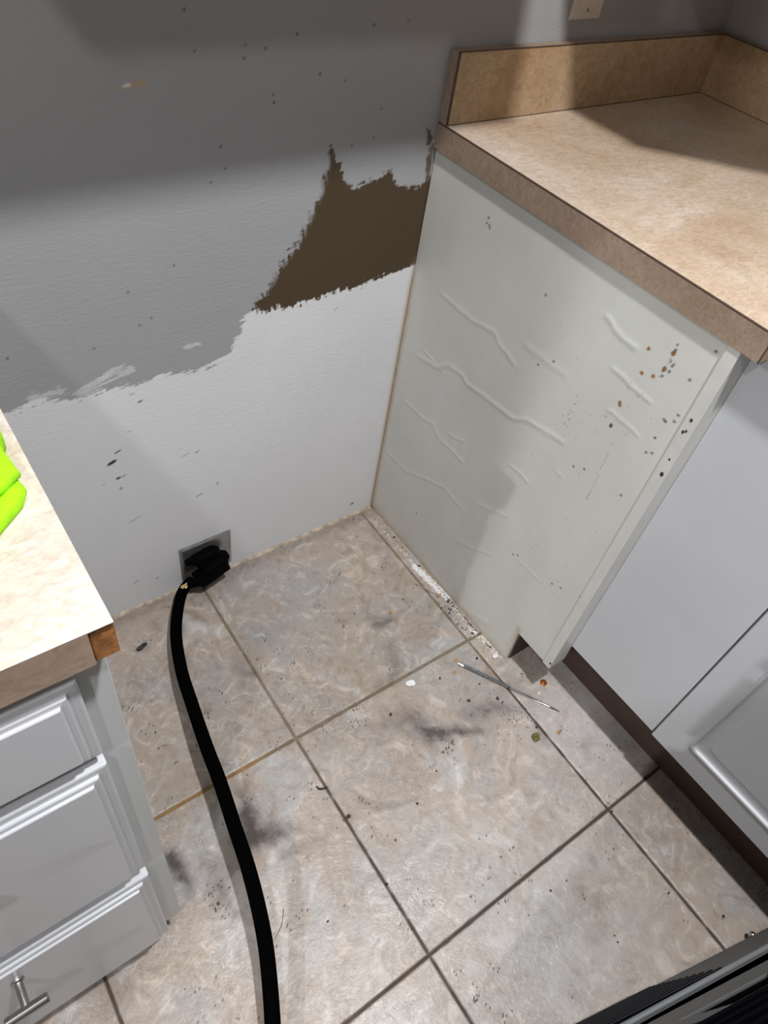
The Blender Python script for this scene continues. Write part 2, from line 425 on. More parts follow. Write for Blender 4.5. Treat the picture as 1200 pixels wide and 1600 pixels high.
for c_, rx_, am_ in (((0.0465, -0.7141), 0.13, 0.55), ((-0.1052, -0.7890), 0.10, 0.30), ((-0.2883, -0.9406), 0.22, 0.35), ((-0.4834, -0.4908), 0.06, 0.25), ((-0.5768, -0.8015), 0.10, 0.2), ((-0.3691, -0.7021), 0.08, 0.2)):
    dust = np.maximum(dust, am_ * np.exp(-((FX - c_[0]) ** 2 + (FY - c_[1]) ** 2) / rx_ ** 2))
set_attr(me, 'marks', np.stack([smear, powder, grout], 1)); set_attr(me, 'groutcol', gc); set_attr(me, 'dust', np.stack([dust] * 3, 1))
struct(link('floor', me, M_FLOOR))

# ---- back wall: grey upper paint, pale lower paint, brown swatch
WU = axis(-0.80, 0.03, 0.002, XL, XR, ()); WV = axis(0.0, 1.10, 0.002, 0.0, CEIL, ())
WV = WV[WV >= 0]
me, wx, wz = grid_mesh('wall_back', WU, WV, lambda u, v: np.stack([u, np.zeros_like(u), v - 0.003 * (v <= 0)], 1))
sa = math.radians(12)
along = wx * math.cos(sa) + wz * math.sin(sa); across = -wx * math.sin(sa) + wz * math.cos(sa)
streak = (fbm(along * 28, across * 330, 41, 3) - 0.5) * 0.055 + (fbm(along * 160, across * 160, 42, 3) - 0.5) * 0.016
streak2 = (fbm(across * 30, along * 260, 43, 3) - 0.5) * 0.035 + (fbm(along * 170, across * 170, 44, 3) - 0.5) * 0.018
grey = np.array([0.335, 0.335, 0.343]); white = np.array([0.70, 0.70, 0.715]); brown = np.array([0.068, 0.044, 0.023])
# lower edge of the grey coat
lowpoly = [(-6, 0.48), (-0.8946, 0.5995), (-0.7215, 0.5835), (-0.6834, 0.5935), (-0.6258, 0.5764), (-0.5910, 0.5791), (-0.5358, 0.5726), (-0.5035, 0.5771), (-0.4208, 0.5669), (-0.3793, 0.5801), (-0.3633, 0.6074), (-0.3428, 0.6451), (-0.3228, 0.6545), (-0.2416, 0.6862), (-0.1837, 0.7431), (0.0288, 0.7028), (0.8, 0.9), (0.8, 3), (-6, 3)]
dg = sdpoly(wx, wz, lowpoly)
mg = sstep(dg + streak * 0.45, -0.0015, 0.0015)
colr = white * (1 - mg[:, None]) + grey * mg[:, None]
# light dry-brush sweeps over the grey
for q, wd in (([(-0.6910, 0.5999), (-0.6504, 0.5974)], 0.012), ([(-0.6210, 0.5871), (-0.5827, 0.6009), (-0.5472, 0.6039)], 0.016), ([(-0.4533, 0.6176), (-0.4270, 0.6172)], 0.006)):
    for i in range(len(q) - 1):
        d, t = segdist(wx, wz, q[i], q[i + 1]); m = sstep(1 - d / wd + (streak / 0.055) * 1.5, 0.35, 0.6)[:, None] * 0.7
        colr = colr * (1 - m) + white * 0.85 * m
bp = [(-0.2008, 0.8948), (-0.1871, 0.8719), (-0.1696, 0.8407), (-0.1533, 0.8253), (-0.1349, 0.8349), (-0.1078, 0.8372), (-0.0818, 0.8490), (-0.0705, 0.8291), (-0.0494, 0.8156), (-0.0246, 0.8132), (-0.0012, 0.8196), (0.03, 0.822), (0.03, 0.672), (-0.0076, 0.6633), (-0.0649, 0.6565), (-0.1204, 0.6499), (-0.2010, 0.6500), (-0.2517, 0.6426), (-0.3251, 0.6502), (-0.3310, 0.6566), (-0.3077, 0.6839), (-0.2906, 0.7087), (-0.2738, 0.7331), (-0.2464, 0.7710), (-0.2255, 0.8089), (-0.2162, 0.8374), (-0.2073, 0.8678), (-0.2048, 0.8898)]
db = sdpoly(wx, wz, bp)
edge_r = sstep(wx, -0.30, -0.14)  # left side brushes coarser
kk = np.where(wz > 0.70, 1, 0)
mb = sstep(db + streak2 * (0.35 + 0.35 * (1 - edge_r)) + streak * 0.30, -0.001, 0.0015)
# dry-brushed left flank
fl_ = [(-0.2042, 0.8833), (-0.2158, 0.8324), (-0.2461, 0.7657), (-0.2793, 0.7232), (-0.3077, 0.6839)]
for i in range(len(fl_) - 1):
    d, t = segdist(wx, wz, fl_[i], fl_[i + 1]); m = (sstep(1 - d / 0.012, 0, 1) * sstep((fbm(across * 30, along * 260, 47, 3)), 0.50, 0.56)) * (db > -0.012)
    mb = np.maximum(mb * (1 - 0.65 * m * (db < 0.012)), 0.0)
# dribbled dark line beside the worktop end
d, t = segdist(wx, wz, (-0.0147, 0.9005), (-0.0007, 0.8174)); d2, t2 = segdist(wx, wz, (-0.0045, 0.8799), (0.0033, 0.6827))
ln = np.maximum(sstep(0.006 - d + (fbm(wx * 90, wz * 90, 51) - 0.5) * 0.018, 0, 0.002), sstep(0.004 - d2 + (fbm(wx * 60, wz * 60, 52) - 0.5) * 0.006, 0, 0.002))
mb = np.maximum(mb, ln * 0.85)
colr = colr * (1 - mb[:, None]) + brown * mb[:, None]
# nail holes, chips and flecks
def flecks(X, Y, pts, fn):
    for (p, rx, ry, ang, c, a_) in pts:
        ca, s_ = math.cos(ang), math.sin(ang); x = X - p[0]; y = Y - p[1]
        r = np.sqrt(((x * ca + y * s_) / rx) ** 2 + ((-x * s_ + y * ca) / ry) ** 2)
        fn((1 - sstep(r, 0.7, 1.15)) * a_, c)
def wfleck(m, c):
    global colr
    colr = colr * (1 - m[:, None]) + np.array(c) * m[:, None]
dk = (0.04, 0.03, 0.03)
FL = [(p, 0.0022, 0.0020, 0, dk, 0.7) for p in ((-0.4187, 1.0725), (-0.4088, 1.0302), (-0.3405, 1.0340), (-0.3424, 1.0194), (-0.2675, 1.0431), (-0.2289, 0.9946), (-0.1871, 0.9841), (-0.2991, 0.9651), (-0.3003, 0.9746), (-0.3786, 0.9171), (-0.3730, 0.8879), (-0.3957, 0.8718), (-0.1643, 0.8953), (-0.1253, 0.9023), (-0.1467, 1.0494), (-0.5299, 0.7343), (-0.5003, 0.6843), (-0.5199, 0.6774), (-0.4582, 0.7609), (-0.5912, 0.6563), (-0.7065, 0.6749), (-0.3126, 1.0294), (-0.1174, 0.9421), (-0.0893, 1.0522))]
FL += [((-0.5987, 0.4263), 0.010, 0.0038, 0.35, dk, 1.0), ((-0.5859, 0.4462), 0.007, 0.002, 0.3, dk, 0.8), ((-0.5933, 0.3864), 0.005, 0.003, 0.2, dk, 0.9), ((-0.5841, 0.3868), 0.006, 0.0014, 0.4, dk, 0.7), ((-0.5924, 0.3601), 0.003, 0.003, 0, dk, 0.6), ((-0.5358, 0.5374), 0.005, 0.0022, 0.2, dk, 0.8), ((-0.5473, 0.5560), 0.005, 0.0018, 0.2, dk, 0.5), ((-0.4460, 0.3851), 0.006, 0.0014, 0.5, dk, 0.8), ((-0.4684, 0.3869), 0.007, 0.001, 0.2, dk, 0.6), ((-0.4478, 0.2702), 0.009, 0.0015, 0.3, dk, 0.7), ((-0.5612, 0.4823), 0.005, 0.001, 0.1, dk, 0.5), ((-0.5795, 0.2684), 0.016, 0.0012, 0.3, dk, 0.5), ((-0.5987, 0.0850), 0.008, 0.0016, 0.3, dk, 0.6), ((-0.5551, 0.0689), 0.004, 0.002, 0.3, dk, 0.6), ((-0.1644, 0.6141), 0.006, 0.0014, 0.9, dk, 0.4), ((-0.0593, 0.0414), 0.006, 0.0035, 0.2, dk, 0.8),
       ((-0.4870, 0.9987), 0.020, 0.004, 0.1, (0.42, 0.31, 0.20), 0.9), ((-0.4963, 0.9986), 0.006, 0.002, 0.1, (0.7, 0.68, 0.66), 0.9), ((-0.6198, 0.3817), 0.004, 0.001, 0, dk, 0.4), ((-0.4089, 0.2839), 0.0015, 0.009, 0, (0.3, 0.3, 0.3), 0.6)]
flecks(wx, wz, FL, wfleck)
# yellowed strip in the corner with the side panel
m = (np.exp(-((wx - 0.004) / 0.006) ** 2) * sstep(wz, 0.70, 0.62))[:, None] * 0.8
colr = colr * (1 - m) + np.array((0.45, 0.34, 0.20)) * m
set_attr(me, 'paint', colr)
struct(link('wall_back', me, M_WALLP))

def quad(name, pts, mat):
    bm = bmesh.new(); bm.faces.new([bm.verts.new(p) for p in pts])
    me = bpy.data.meshes.new(name); bm.to_mesh(me); bm.free(); return struct(link(name, me, mat))
def slab(name, *b, mat=M_WALL): return struct(obj(name, boxes(b), mat))
slab('wall_right', XR, XR + 0.1, YF, 0.0, -0.05, CEIL)
slab('wall_left', XL - 0.1, XL, YF, 0.0, -0.05, CEIL, mat=M_WALLD)
slab('wall_front', XL, XR, YF - 0.1, YF, -0.05, CEIL, mat=M_WALLD)
slab('ceiling', XL - 0.1, XR + 0.1, YF - 0.1, 0.1, CEIL, CEIL + 0.1, mat=M_CEIL)

# caulk lines at the wall foot and at the panel foot
def caulk(name, a, b, w0, seed):
    bm = bmesh.new(); rnd = random.Random(seed); n = 70; A, B = Vector(a), Vector(b); t = (B - A).normalized(); s = Vector((t.y, -t.x, 0))
    rows = []
    for i in range(n + 1):
        p = A.lerp(B, i / n); w_ = w0 * (0.75 + 0.5 * rnd.random()); h = w0 * (0.9 + 0.35 * rnd.random())
        rows.append([bm.verts.new(p + s * o + Vector((0, 0, z))) for o, z in ((-0.001, -0.003), (-0.001, h), (w_ * 0.35, h * 0.55), (w_ * 0.75, h * 0.15 + 0.0006), (w_ * 1.1, -0.003))])
    for r0, r1 in zip(rows, rows[1:]):
        for k_ in range(4): bm.faces.new((r0[k_], r1[k_], r1[k_ + 1], r0[k_ + 1]))
    return struct(obj(name, bm, M_CAULK, smooth=True))
caulk('trim_1', (-0.99, 0.0, 0), (0.0, 0.0, 0), 0.0062, 3)

# ================================================================== CABINETS
def frame_profile(bm, x0, x1, z0, z1, prof):
    """Nested rectangles in the XZ plane; prof = (inset, y) steps from the outer back edge to the middle field."""
    loops = []
    for ins, y in prof:
        loops.append([bm.verts.new((x, y, z)) for x, z in ((x0 + ins, z0 + ins), (x1 - ins, z0 + ins), (x1 - ins, z1 - ins), (x0 + ins, z1 - ins))])
    for a, b in zip(loops, loops[1:]):
        for k_ in range(4): bm.faces.new((a[k_], a[(k_ + 1) % 4], b[(k_ + 1) % 4], b[k_]))
    bm.faces.new(loops[-1]); bm.faces.new(loops[0][::-1])
def tknob(parent):
    bm = bmesh.new(); tube(bm, [(0, 0.002, 0), (0, -0.002, 0), (0, -0.004, 0), (0, -0.030, 0)], [0.0075, 0.0075, 0.0048, 0.0048], 20)
    tube(bm, [(-0.0230, -0.034, 0), (-0.0215, -0.034, 0), (0.0215, -0.034, 0), (0.0230, -0.034, 0)], [0.0050, 0.0062, 0.0062, 0.0050], 20)
    return obj('handle', bm, M_NICKEL, parent, smooth=False, bevel=0.0005)

# ---- left drawer cabinet
XD = -0.8055
left = thing('base_cabinet', 'white three-drawer base cabinet under the pale worktop at the left', 'cabinet', (-0.96, -0.30, 0))
def L(o): o.matrix_parent_inverse = Matrix.Translation((0.96, 0.30, 0)); return o
L(obj('body', boxes((-1.135, -0.783, -0.588, -0.002, 0.11, 0.8735), (-1.135, -0.783, -0.53, -0.002, 0.0, 0.11)), M_FRAME, left, bevel=0.001))
L(obj('face_frame', boxes((-0.815, -0.781, -0.608, -0.588, 0.098, 0.8735), (-1.137, -1.115, -0.608, -0.588, 0.098, 0.8735), (-1.115, -0.815, -0.608, -0.588, 0.098, 0.135), (-1.115, -0.815, -0.608, -0.588, 0.835, 0.8735), (-1.115, -0.815, -0.608, -0.588, 0.69, 0.72), (-1.115, -0.815, -0.608, -0.588, 0.365, 0.40)), M_FRAME, left, bevel=0.001))
L(obj('toe_kick', boxes((-1.13, -0.785, -0.545, -0.53, 0.0, 0.11)), M_DARKIN, left))
DP = [(0.0, -0.6085), (0.0, -0.6175), (0.0008, -0.6190), (0.0025, -0.6198), (0.0085, -0.6200), (0.0095, -0.6204), (0.0098, -0.6225), (0.0110, -0.6236), (0.0150, -0.6240), (0.0158, -0.6244), (0.0162, -0.6262), (0.0172, -0.6270)]
for z0, z1, hz in ((0.722, 0.846, 0.800), (0.408, 0.702, 0.650), (0.092, 0.376, 0.322)):
    bm = bmesh.new(); frame_profile(bm, -1.122, XD, z0, z1, DP)
    d = L(obj('drawer', bm, M_WHITE, left))
    h = tknob(d); h.location = (-0.969, -0.6270, hz)
# ---- left worktop
lt = thing('countertop', 'pale mottled laminate worktop with chipped bare corner at the left edge', 'countertop', (-1.3, -0.3, 0.874))
def LT(o): o.matrix_parent_inverse = Matrix.Translation((1.3, 0.3, -0.874)); return o
LT(obj('slab', boxes((-2.0, -0.7745, -0.6290, -0.002, 0.8745, 0.9125)), M_LAML, lt))
LT(obj('laminate_sheet', boxes((-2.0, -0.7740, -0.6325, -0.002, 0.9127, 0.9140)), M_LAML, lt, bevel=0.0003))
LT(obj('edge_strip', boxes((-2.0, -0.791, -0.6322, -0.6292, 0.8740, 0.9118)), M_EDGE, lt, bevel=0.0005))
LT(obj('seam_line', boxes((-2.0, -0.7742, -0.6318, -0.6290, 0.9118, 0.9127)), M_SEAM, lt))
o = LT(obj('bare_corner', boxes((-0.7905, -0.7738, -0.6300, -0.6240, 0.8742, 0.9118)), M_WOOD, lt, bevel=0.0008)); o['label'] = 'bare orange-brown board corner'
LT(obj('backsplash', boxes((-2.0, -0.7745, -0.021, -0.002, 0.9142, 1.016)), M_LAML, lt, bevel=0.001))

# ---- right cabinet (back run) with the scarred side panel
right = thing('base_cabinet', 'white base cabinet whose grimy rippled side panel meets the back wall', 'cabinet', (0.02, -0.3, 0))
def RT(o): o.matrix_parent_inverse = Matrix.Translation((-0.02, 0.3, 0)); return o
TK = 0.110
PU = np.arange(-0.592, -0.0019, 0.002); PV = np.concatenate([[0.0], np.arange(0.002, 0.8735, 0.002), [0.8735]])
ridges = [
 ([(-0.0898, 0.6531), (-0.1808, 0.6514), (-0.2283, 0.6616), (-0.2543, 0.6460), (-0.2870, 0.6378)], 0.0010, 0.0040),
 ([(-0.0602, 0.4994), (-0.1149, 0.5104), (-0.1463, 0.5364), (-0.1877, 0.5386), (-0.2051, 0.5317), (-0.2747, 0.5399), (-0.3247, 0.5443), (-0.3508, 0.5617), (-0.3948, 0.5708), (-0.4311, 0.5790)], 0.0014, 0.0045),
 ([(-0.0503, 0.3746), (-0.1122, 0.3784), (-0.1428, 0.3852), (-0.1698, 0.3668), (-0.2002, 0.3708), (-0.2414, 0.3706)], 0.0009, 0.0038),
 ([(-0.0224, 0.2055), (-0.0894, 0.2086), (-0.1527, 0.2391), (-0.2123, 0.2662), (-0.2779, 0.2636)], 0.0009, 0.0038),
 ([(-0.3524, 0.4538), (-0.3985, 0.4557)], 0.0010, 0.003), ([(-0.4454, 0.5203), (-0.4578, 0.5206)], 0.0008, 0.003),
 ([(-0.4187, 0.8057), (-0.4431, 0.7966), (-0.4780, 0.7945)], 0.0014, 0.0045), ([(-0.4623, 0.7466), (-0.5000, 0.7411), (-0.5319, 0.7379)], 0.0012, 0.0040), ([(-0.4829, 0.6828), (-0.5156, 0.6871), (-0.5400, 0.6816)], 0.0010, 0.0038),
 ([(-0.3003, 0.6824), (-0.3462, 0.6817), (-0.3882, 0.6857)], 0.0008, 0.006), ([(-0.2993, 0.1754), (-0.3845, 0.2255)], 0.0007, 0.004), ([(-0.4506, 0.2787), (-0.5128, 0.2818)], 0.0007, 0.003), ([(-0.3137, 0.3082), (-0.3862, 0.3460)], 0.0007, 0.004), ([(-0.0706, 0.5214), (-0.1341, 0.5131)], 0.0008, 0.0035), ([(-0.1913, 0.3982), (-0.2307, 0.4135)], 0.0007, 0.003), ([(-0.3221, -0.0042), (-0.4411, 0.0467)], 0.0008, 0.006)]
def panel_h(y, z):
    h = np.zeros_like(y)
    wy = y + (fbm(y * 45, z * 45, 61) - 0.5) * 0.008; wz_ = z + (fbm(y * 45, z * 45, 66) - 0.5) * 0.008
    for pts, hh, ww in ridges:
        for i in range(len(pts) - 1):
            d, t = segdist(wy, wz_, pts[i], pts[i + 1]); h = np.maximum(h, 0.62 * hh * np.exp(-(d / (ww * 1.15)) ** 2))
    return h + (fbm(y * 7, z * 7, 63) - 0.5) * 0.0012 + (fbm(y * 160, z * 60, 64) - 0.5) * 0.00010
me, py, pz = grid_mesh('side_panel', PU, PV, lambda u, v: np.stack([0.0035 - panel_h(u, v), u, v], 1), flip=True)
# cut the toe notch out and give it depth
speck = np.zeros(len(py)); stain = np.zeros(len(py)); rust = np.zeros(len(py))
def pfleck(m, c):
    global speck, rust
    if c == 'r': rust = np.maximum(rust, m)
    else: speck = np.maximum(speck, m)
PF = [(p, 0.0024, 0.0024, 0, 's', 0.9) for p in ((-0.3609, 0.6916), (-0.4967, 0.6658), (-0.5670, 0.6974), (-0.5646, 0.5745), (-0.5660, 0.6676), (-0.5741, 0.6732), (-0.4697, 0.5539), (-0.4893, 0.5653), (-0.5699, 0.8020), (-0.5801, 0.7493), (-0.5799, 0.7376), (-0.5817, 0.8545), (-0.1580, 0.1284), (-0.5306, 0.3011), (-0.5502, 0.3106), (-0.4315, 0.2796), (-0.4416, 0.2869), (-0.3348, 0.6664), (-0.1570, 0.8160), (-0.1517, 0.8260), (-0.3047, 0.7762), (-0.5657, 0.7300), (-0.5687, 0.7288))]
PF += [(p, 0.0032, 0.0045, 0.2, 's', 1.0) for p in ((-0.5310, 0.7928), (-0.5326, 0.8200), (-0.4972, 0.6649))]
PF += [(p, 0.0020, 0.0028, 0.2, 's', 0.85) for p in ((-0.5329, 0.8253), (-0.5340, 0.8075), (-0.5401, 0.8065), (-0.5392, 0.7942), (-0.5394, 0.8039), (-0.5333, 0.7826), (-0.1503, 0.8170), (-0.1597, 0.8130), (-0.5319, 0.8327), (-0.5916, 0.3316))]
PF += [(p, 0.0028, 0.0036, 0, 'r', 1.0) for p in ((-0.5041, 0.7677), (-0.5216, 0.7744), (-0.4975, 0.8041), (-0.4939, 0.7071), (-0.4957, 0.7036), (-0.5314, 0.7941), (-0.5322, 0.8187))]
for (a_, b_, n_) in (((-0.5126, 0.6396), (-0.5146, 0.5892), 9), ((-0.5152, 0.5768), (-0.5164, 0.5211), 10), ((-0.5323, 0.8339), (-0.5304, 0.7795), 8), ((-0.4247, 0.6681), (-0.4308, 0.5928), 6)):
    for i in range(n_):
        t_ = i / (n_ - 1); PF.append(((a_[0] + (b_[0] - a_[0]) * t_, a_[1] + (b_[1] - a_[1]) * t_), 0.0011, 0.0016, 0, 's', 0.65))
rp = random.Random(5)
for i in range(70):
    PF.append(((-0.56 + rp.random() * 0.22, 0.15 + rp.random() * 0.62), 0.0009 + rp.random() * 0.0008, 0.0012, 0, 's', 0.35 + 0.3 * rp.random()))
flecks(py, pz, PF, pfleck)
stain = 0.55 * np.exp(-(pz / 0.012) ** 2) + 0.75 * np.exp(-((py + 0.004) / 0.006) ** 2) * sstep(pz, 0.75, 0.6) + 0.5 * np.exp(-(pz / 0.03) ** 2) * fbm(py * 25, pz * 25, 70)
stain = np.maximum(stain, 0.65 * np.exp(-((py + 0.513) / 0.006) ** 2) * (pz < TK + 0.02) * fbm(py * 60, pz * 60, 71) * 1.5)
set_attr(me, 'marks', np.stack([speck, np.clip(stain, 0, 1), rust], 1))
bm = bmesh.new(); bm.from_mesh(me)
dele = [f for f in bm.faces if f.calc_center_median().y < -0.515 and f.calc_center_median().z < TK]
bmesh.ops.delete(bm, geom=dele, context='FACES')
bm.to_mesh(me); bm.free()
sp = RT(link('side_panel', me, M_PANEL, right)); sp['label'] = 'rippled side panel with brown flecks'
RT(obj('panel_core', boxes((0.0050, 0.0150, -0.592, -0.515, TK, 0.8735), (0.0050, 0.0150, -0.5148, -0.002, 0.0005, 0.8735)), M_PANEL, right))
# bottom edges of the thin skin
RT(obj('end_stile', boxes((0.0, 0.0455, -0.611, -0.592, TK, 0.8735)), M_STILE, right, bevel=0.0008))
RT(obj('carcass', boxes((0.0152, 0.0395, -0.5915, -0.002, 0.115, 0.872), (0.0395, 0.60, -0.5915, -0.002, 0.115, 0.872)), M_FRAME, right))
RT(obj('toe_kick', boxes((0.0152, 0.1145, -0.518, -0.505, 0.0, 0.1145)), M_DARKIN, right))
# dried drops on the stile edge
bm = bmesh.new()
for y, z, r in ((*(-0.6009, 0.7575), 0.0028), (*(-0.6025, 0.7393), 0.0022), (*(-0.5991, 0.7355), 0.0026), (*(-0.6027, 0.6864), 0.002), (*(-0.6042, 0.6581), 0.0036), (*(-0.6101, 0.1269), 0.003)):
    mt = Matrix.Translation((0.0, max(-0.608, min(-0.594, y)), z)) @ Matrix.Diagonal((0.0006 / r, 0.8, 1.2, 1)).to_4x4()
    bmesh.ops.create_uvsphere(bm, u_segments=12, v_segments=8, radius=r, matrix=mt)
o = RT(obj('dried_drip', bm, M_CRUMB, right, smooth=True)); o['kind'] = 'stuff'
# ---- right run cabinet, doors facing the gap
rr_ = thing('base_cabinet', 'white base cabinet with moulded doors under the beige worktop at the right edge', 'cabinet', (0.35, -1.1, 0))
def RR(o): o.matrix_parent_inverse = Matrix.Translation((-0.35, 1.1, 0)); return o
RR(obj('carcass', boxes((0.0692, 0.685, -1.90, -0.6115, 0.165, 0.872), (0.125, 0.685, -1.90, -0.625, 0.0, 0.1648)), M_DARKIN, rr_))
RR(obj('toe_kick', boxes((0.115, 0.1245, -1.90, -0.5930, 0.0, 0.160), (0.115, 0.1245, -0.5930, -0.5185, 0.0, 0.114)), M_DARKIN, rr_))
RR(obj('face_frame', boxes((0.0556, 0.0690, -1.90, -0.6114, 0.1640, 0.8725)), M_FRAME, rr_, bevel=0.001))
# outward direction is -x: build doors in XZ and turn them
def door(y0, y1, z0, z1, xf):
    w_ = abs(y1 - y0); bm = bmesh.new()
    prof = [(0.0, 0.0), (0.0, -0.012), (0.0015, -0.015), (0.003, -0.0155), (0.055, -0.0155), (0.0565, -0.0170), (0.0590, -0.0178), (0.0615, -0.0165), (0.0630, -0.0120), (0.0660, -0.0100), (0.072, -0.0095), (0.080, -0.0100), (0.085, -0.0110)]
    loops = []
    for ins, y in prof:
        rad = 0.010 if ins > 0.05 else 0.001
        lp = []
        for cx, cz, a0 in ((ins + rad, ins + rad, 180), (w_ - ins - rad, ins + rad, 270), (w_ - ins - rad, z1 - z0 - ins - rad, 0), (ins + rad, z1 - z0 - ins - rad, 90)):
            for k_ in range(5):
                a_ = math.radians(a0 + 22.5 * k_); lp.append(bm.verts.new((cx + rad * math.cos(a_), y, cz + rad * math.sin(a_))))
        loops.append(lp)
    n = len(loops[0])
    for a_, b_ in zip(loops, loops[1:]):
        for k_ in range(n): bm.faces.new((a_[k_], a_[(k_ + 1) % n], b_[(k_ + 1) % n], b_[k_]))
    bm.faces.new(loops[-1]); bm.faces.new(loops[0][::-1])
    # local x runs from y0 towards -y, local -y points to -x
    M = Matrix(((0, 1, 0, xf), (-1, 0, 0, y0), (0, 0, 1, z0), (0, 0, 0, 1)))
    bm.transform(M)
    return RR(obj('door', bm, M_WHITE, rr_))
door(-0.822, -1.262, 0.158, 0.700, 0.0540)
door(-1.270, -1.710, 0.158, 0.700, 0.0540)
for y0, y1 in ((-0.822, -1.262), (-1.270, -1.710)):
    RR(obj('drawer', boxes((0.0385, 0.0555, y1, y0, 0.720, 0.855)), M_WHITE, rr_, bevel=0.003))
o = RR(obj('filler_panel', boxes((0.0410, 0.0555, -0.8195, -0.6114, 0.1640, 0.870)), M_WHITE, rr_, bevel=0.0006))

# ---- right worktop, L-shaped
ct = thing('countertop', 'beige mottled L-shaped laminate worktop with backsplash on the right', 'countertop', (0.35, -0.35, 0.874))
def CT(o): o.matrix_parent_inverse = Matrix.Translation((-0.35, 0.35, -0.874)); return o
bm = bmesh.new(); prism(bm, [(0.0015, -0.0015), (0.0015, -0.633), (0.020, -0.633), (0.020, -1.9), (0.688, -1.9), (0.688, -0.0015)], 'z', 0.8745, 0.9118)
CT(obj('slab', bm, M_EDGE, ct))
bm = bmesh.new(); prism(bm, [(0.0012, -0.0015), (0.0012, -0.6338), (0.0190, -0.6338), (0.0190, -1.9), (0.688, -1.9), (0.688, -0.0015)], 'z', 0.9119, 0.9140)
CT(obj('laminate_sheet', bm, M_LAM, ct, bevel=0.0003))
bm = bmesh.new()
box(bm, -0.0022, 0.0012, -0.634, -0.0015, 0.8742, 0.9122); box(bm, -0.0022, 0.018, -0.6362, -0.634, 0.8742, 0.9122); box(bm, 0.0172, 0.0200, -1.9, -0.6362, 0.8742, 0.9122)
CT(obj('edge_strip', bm, M_EDGE, ct, bevel=0.0004))
bm = bmesh.new()
box(bm, -0.0022, 0.0012, -0.6355, -0.0015, 0.9122, 0.9138); box(bm, 0.0012, 0.019, -0.6358, -0.6338, 0.9122, 0.9138)
box(bm, -0.0024, -0.0018, -0.6366, -0.6348, 0.8742, 0.9130)
CT(obj('seam_line', bm, M_SEAM, ct))
CT(obj('backsplash', boxes((0.0020, 0.6688, -0.0190, -0.0015, 0.9141, 1.0150)), M_SPLASH, ct, bevel=0.0004))
CT(obj('backsplash', boxes((0.6690, 0.6885, -1.9, -0.0015, 0.9141, 1.0150)), M_SPLASH, ct, bevel=0.0004))
bm = bmesh.new(); box(bm, -0.0010, 0.0020, -0.0188, -0.0015, 0.9141, 1.0150)
CT(obj('backsplash_end', bm, M_EDGE, ct))
bm = bmesh.new(); box(bm, -0.0012, 0.0035, -0.0196, -0.0184, 0.9141, 1.0160); box(bm, -0.0012, 0.6688, -0.0196, -0.0180, 1.0150, 1.0165); box(bm, 0.6680, 0.6700, -1.9, -0.0196, 1.0150, 1.0165)
CT(obj('seam_line', bm, M_SEAM, ct))
bm = bmesh.new(); box(bm, -0.0012, 0.6688, -0.0180, -0.0015, 1.0150, 1.0163); box(bm, 0.6700, 0.6885, -1.9, -0.0015, 1.0150, 1.0163)
CT(obj('top_edge', bm, M_EDGE, ct))
CT(obj('inner_seam', boxes((0.004, 0.669, -0.0205, -0.0190, 0.9140, 0.9148), (0.6675, 0.6690, -1.9, -0.0205, 0.9140, 0.9148)), M_SEAM, ct))

# ================================================================== RANGE, pulled out askew
u0 = Vector((-0.3464, -1.0663, 0.0)); ang = math.atan2(-1.1635 + 1.0663, 0.033 + 0.3464)
rg = thing('range', 'dark grey kitchen range pulled out of the gap, louvred back towards the wall', 'range', (u0.x, u0.y, 0), ang)
# local x along the back, local y towards the wall
def panel_holes(bm, x0, x1, z0, z1, y0, y1, holes):
    xs = sorted({x0, x1} | {h[0] for h in holes} | {h[1] for h in holes}); zs = sorted({z0, z1} | {h[2] for h in holes} | {h[3] for h in holes})
    for i in range(len(xs) - 1):
        for j in range(len(zs) - 1):
            cx, cz = (xs[i] + xs[i + 1]) / 2, (zs[j] + zs[j + 1]) / 2
            if not any(h[0] < cx < h[1] and h[2] < cz < h[3] for h in holes): box(bm, xs[i], xs[i + 1], y0, y1, zs[j], zs[j + 1])
obj('body', boxes((-0.34, 0.365, -0.64, -0.0125, 0.04, 0.90)), M_BLACKM, rg, bevel=0.002)
bm = bmesh.new(); prism(bm, [(-0.338, 0.030), (0.300, 0.030), (0.325, 0.012), (0.405, 0.012), (0.405, 0.11), (0.366, 0.12), (0.366, 0.48), (-0.338, 0.665)], 'y', -0.003, 0.0)
obj('back_panel', bm, M_RANGE, rg, bevel=0.0008)
for k_ in range(12):
    z = 0.085 + 0.0415 * k_; xe = 0.110 - 0.0135 * k_
    ol = [(-0.31 , z - 0.0195), (xe - 0.012, z - 0.0195), (xe - 0.003, z - 0.012), (xe, z), (xe - 0.003, z + 0.012), (xe - 0.012, z + 0.0195), (-0.31, z + 0.0195)]
    bm = bmesh.new(); prism(bm, ol, 'y', 0.0001, 0.0030)
    lv = obj('louvre', bm, M_BLACKM, rg)
    bm = bmesh.new(); tube(bm, [(-0.31, 0.0032, z + 0.0155), (xe - 0.014, 0.0032, z + 0.0155), (xe - 0.004, 0.0032, z + 0.010), (xe - 0.001, 0.003, z)], 0.0005, 6)
    obj('lip', bm, M_LIP, lv, smooth=True)
bm = bmesh.new(); tube(bm, [(-0.338, 0.001, 0.665), (0.366, 0.001, 0.480)], 0.0026, 12)
obj('rolled_ridge', bm, M_RANGEL, rg, smooth=True)
bm = bmesh.new(); panel_holes(bm, -0.338, 0.366, 0.715, 0.90, -0.0022, 0.0, [(-0.336, -0.268, 0.865, 0.895), (-0.245, -0.17, 0.815, 0.885), (-0.10, -0.04, 0.80, 0.86), (0.02, 0.10, 0.80, 0.86)])
obj('upper_back_panel', bm, M_RANGE, rg)
bm = bmesh.new()
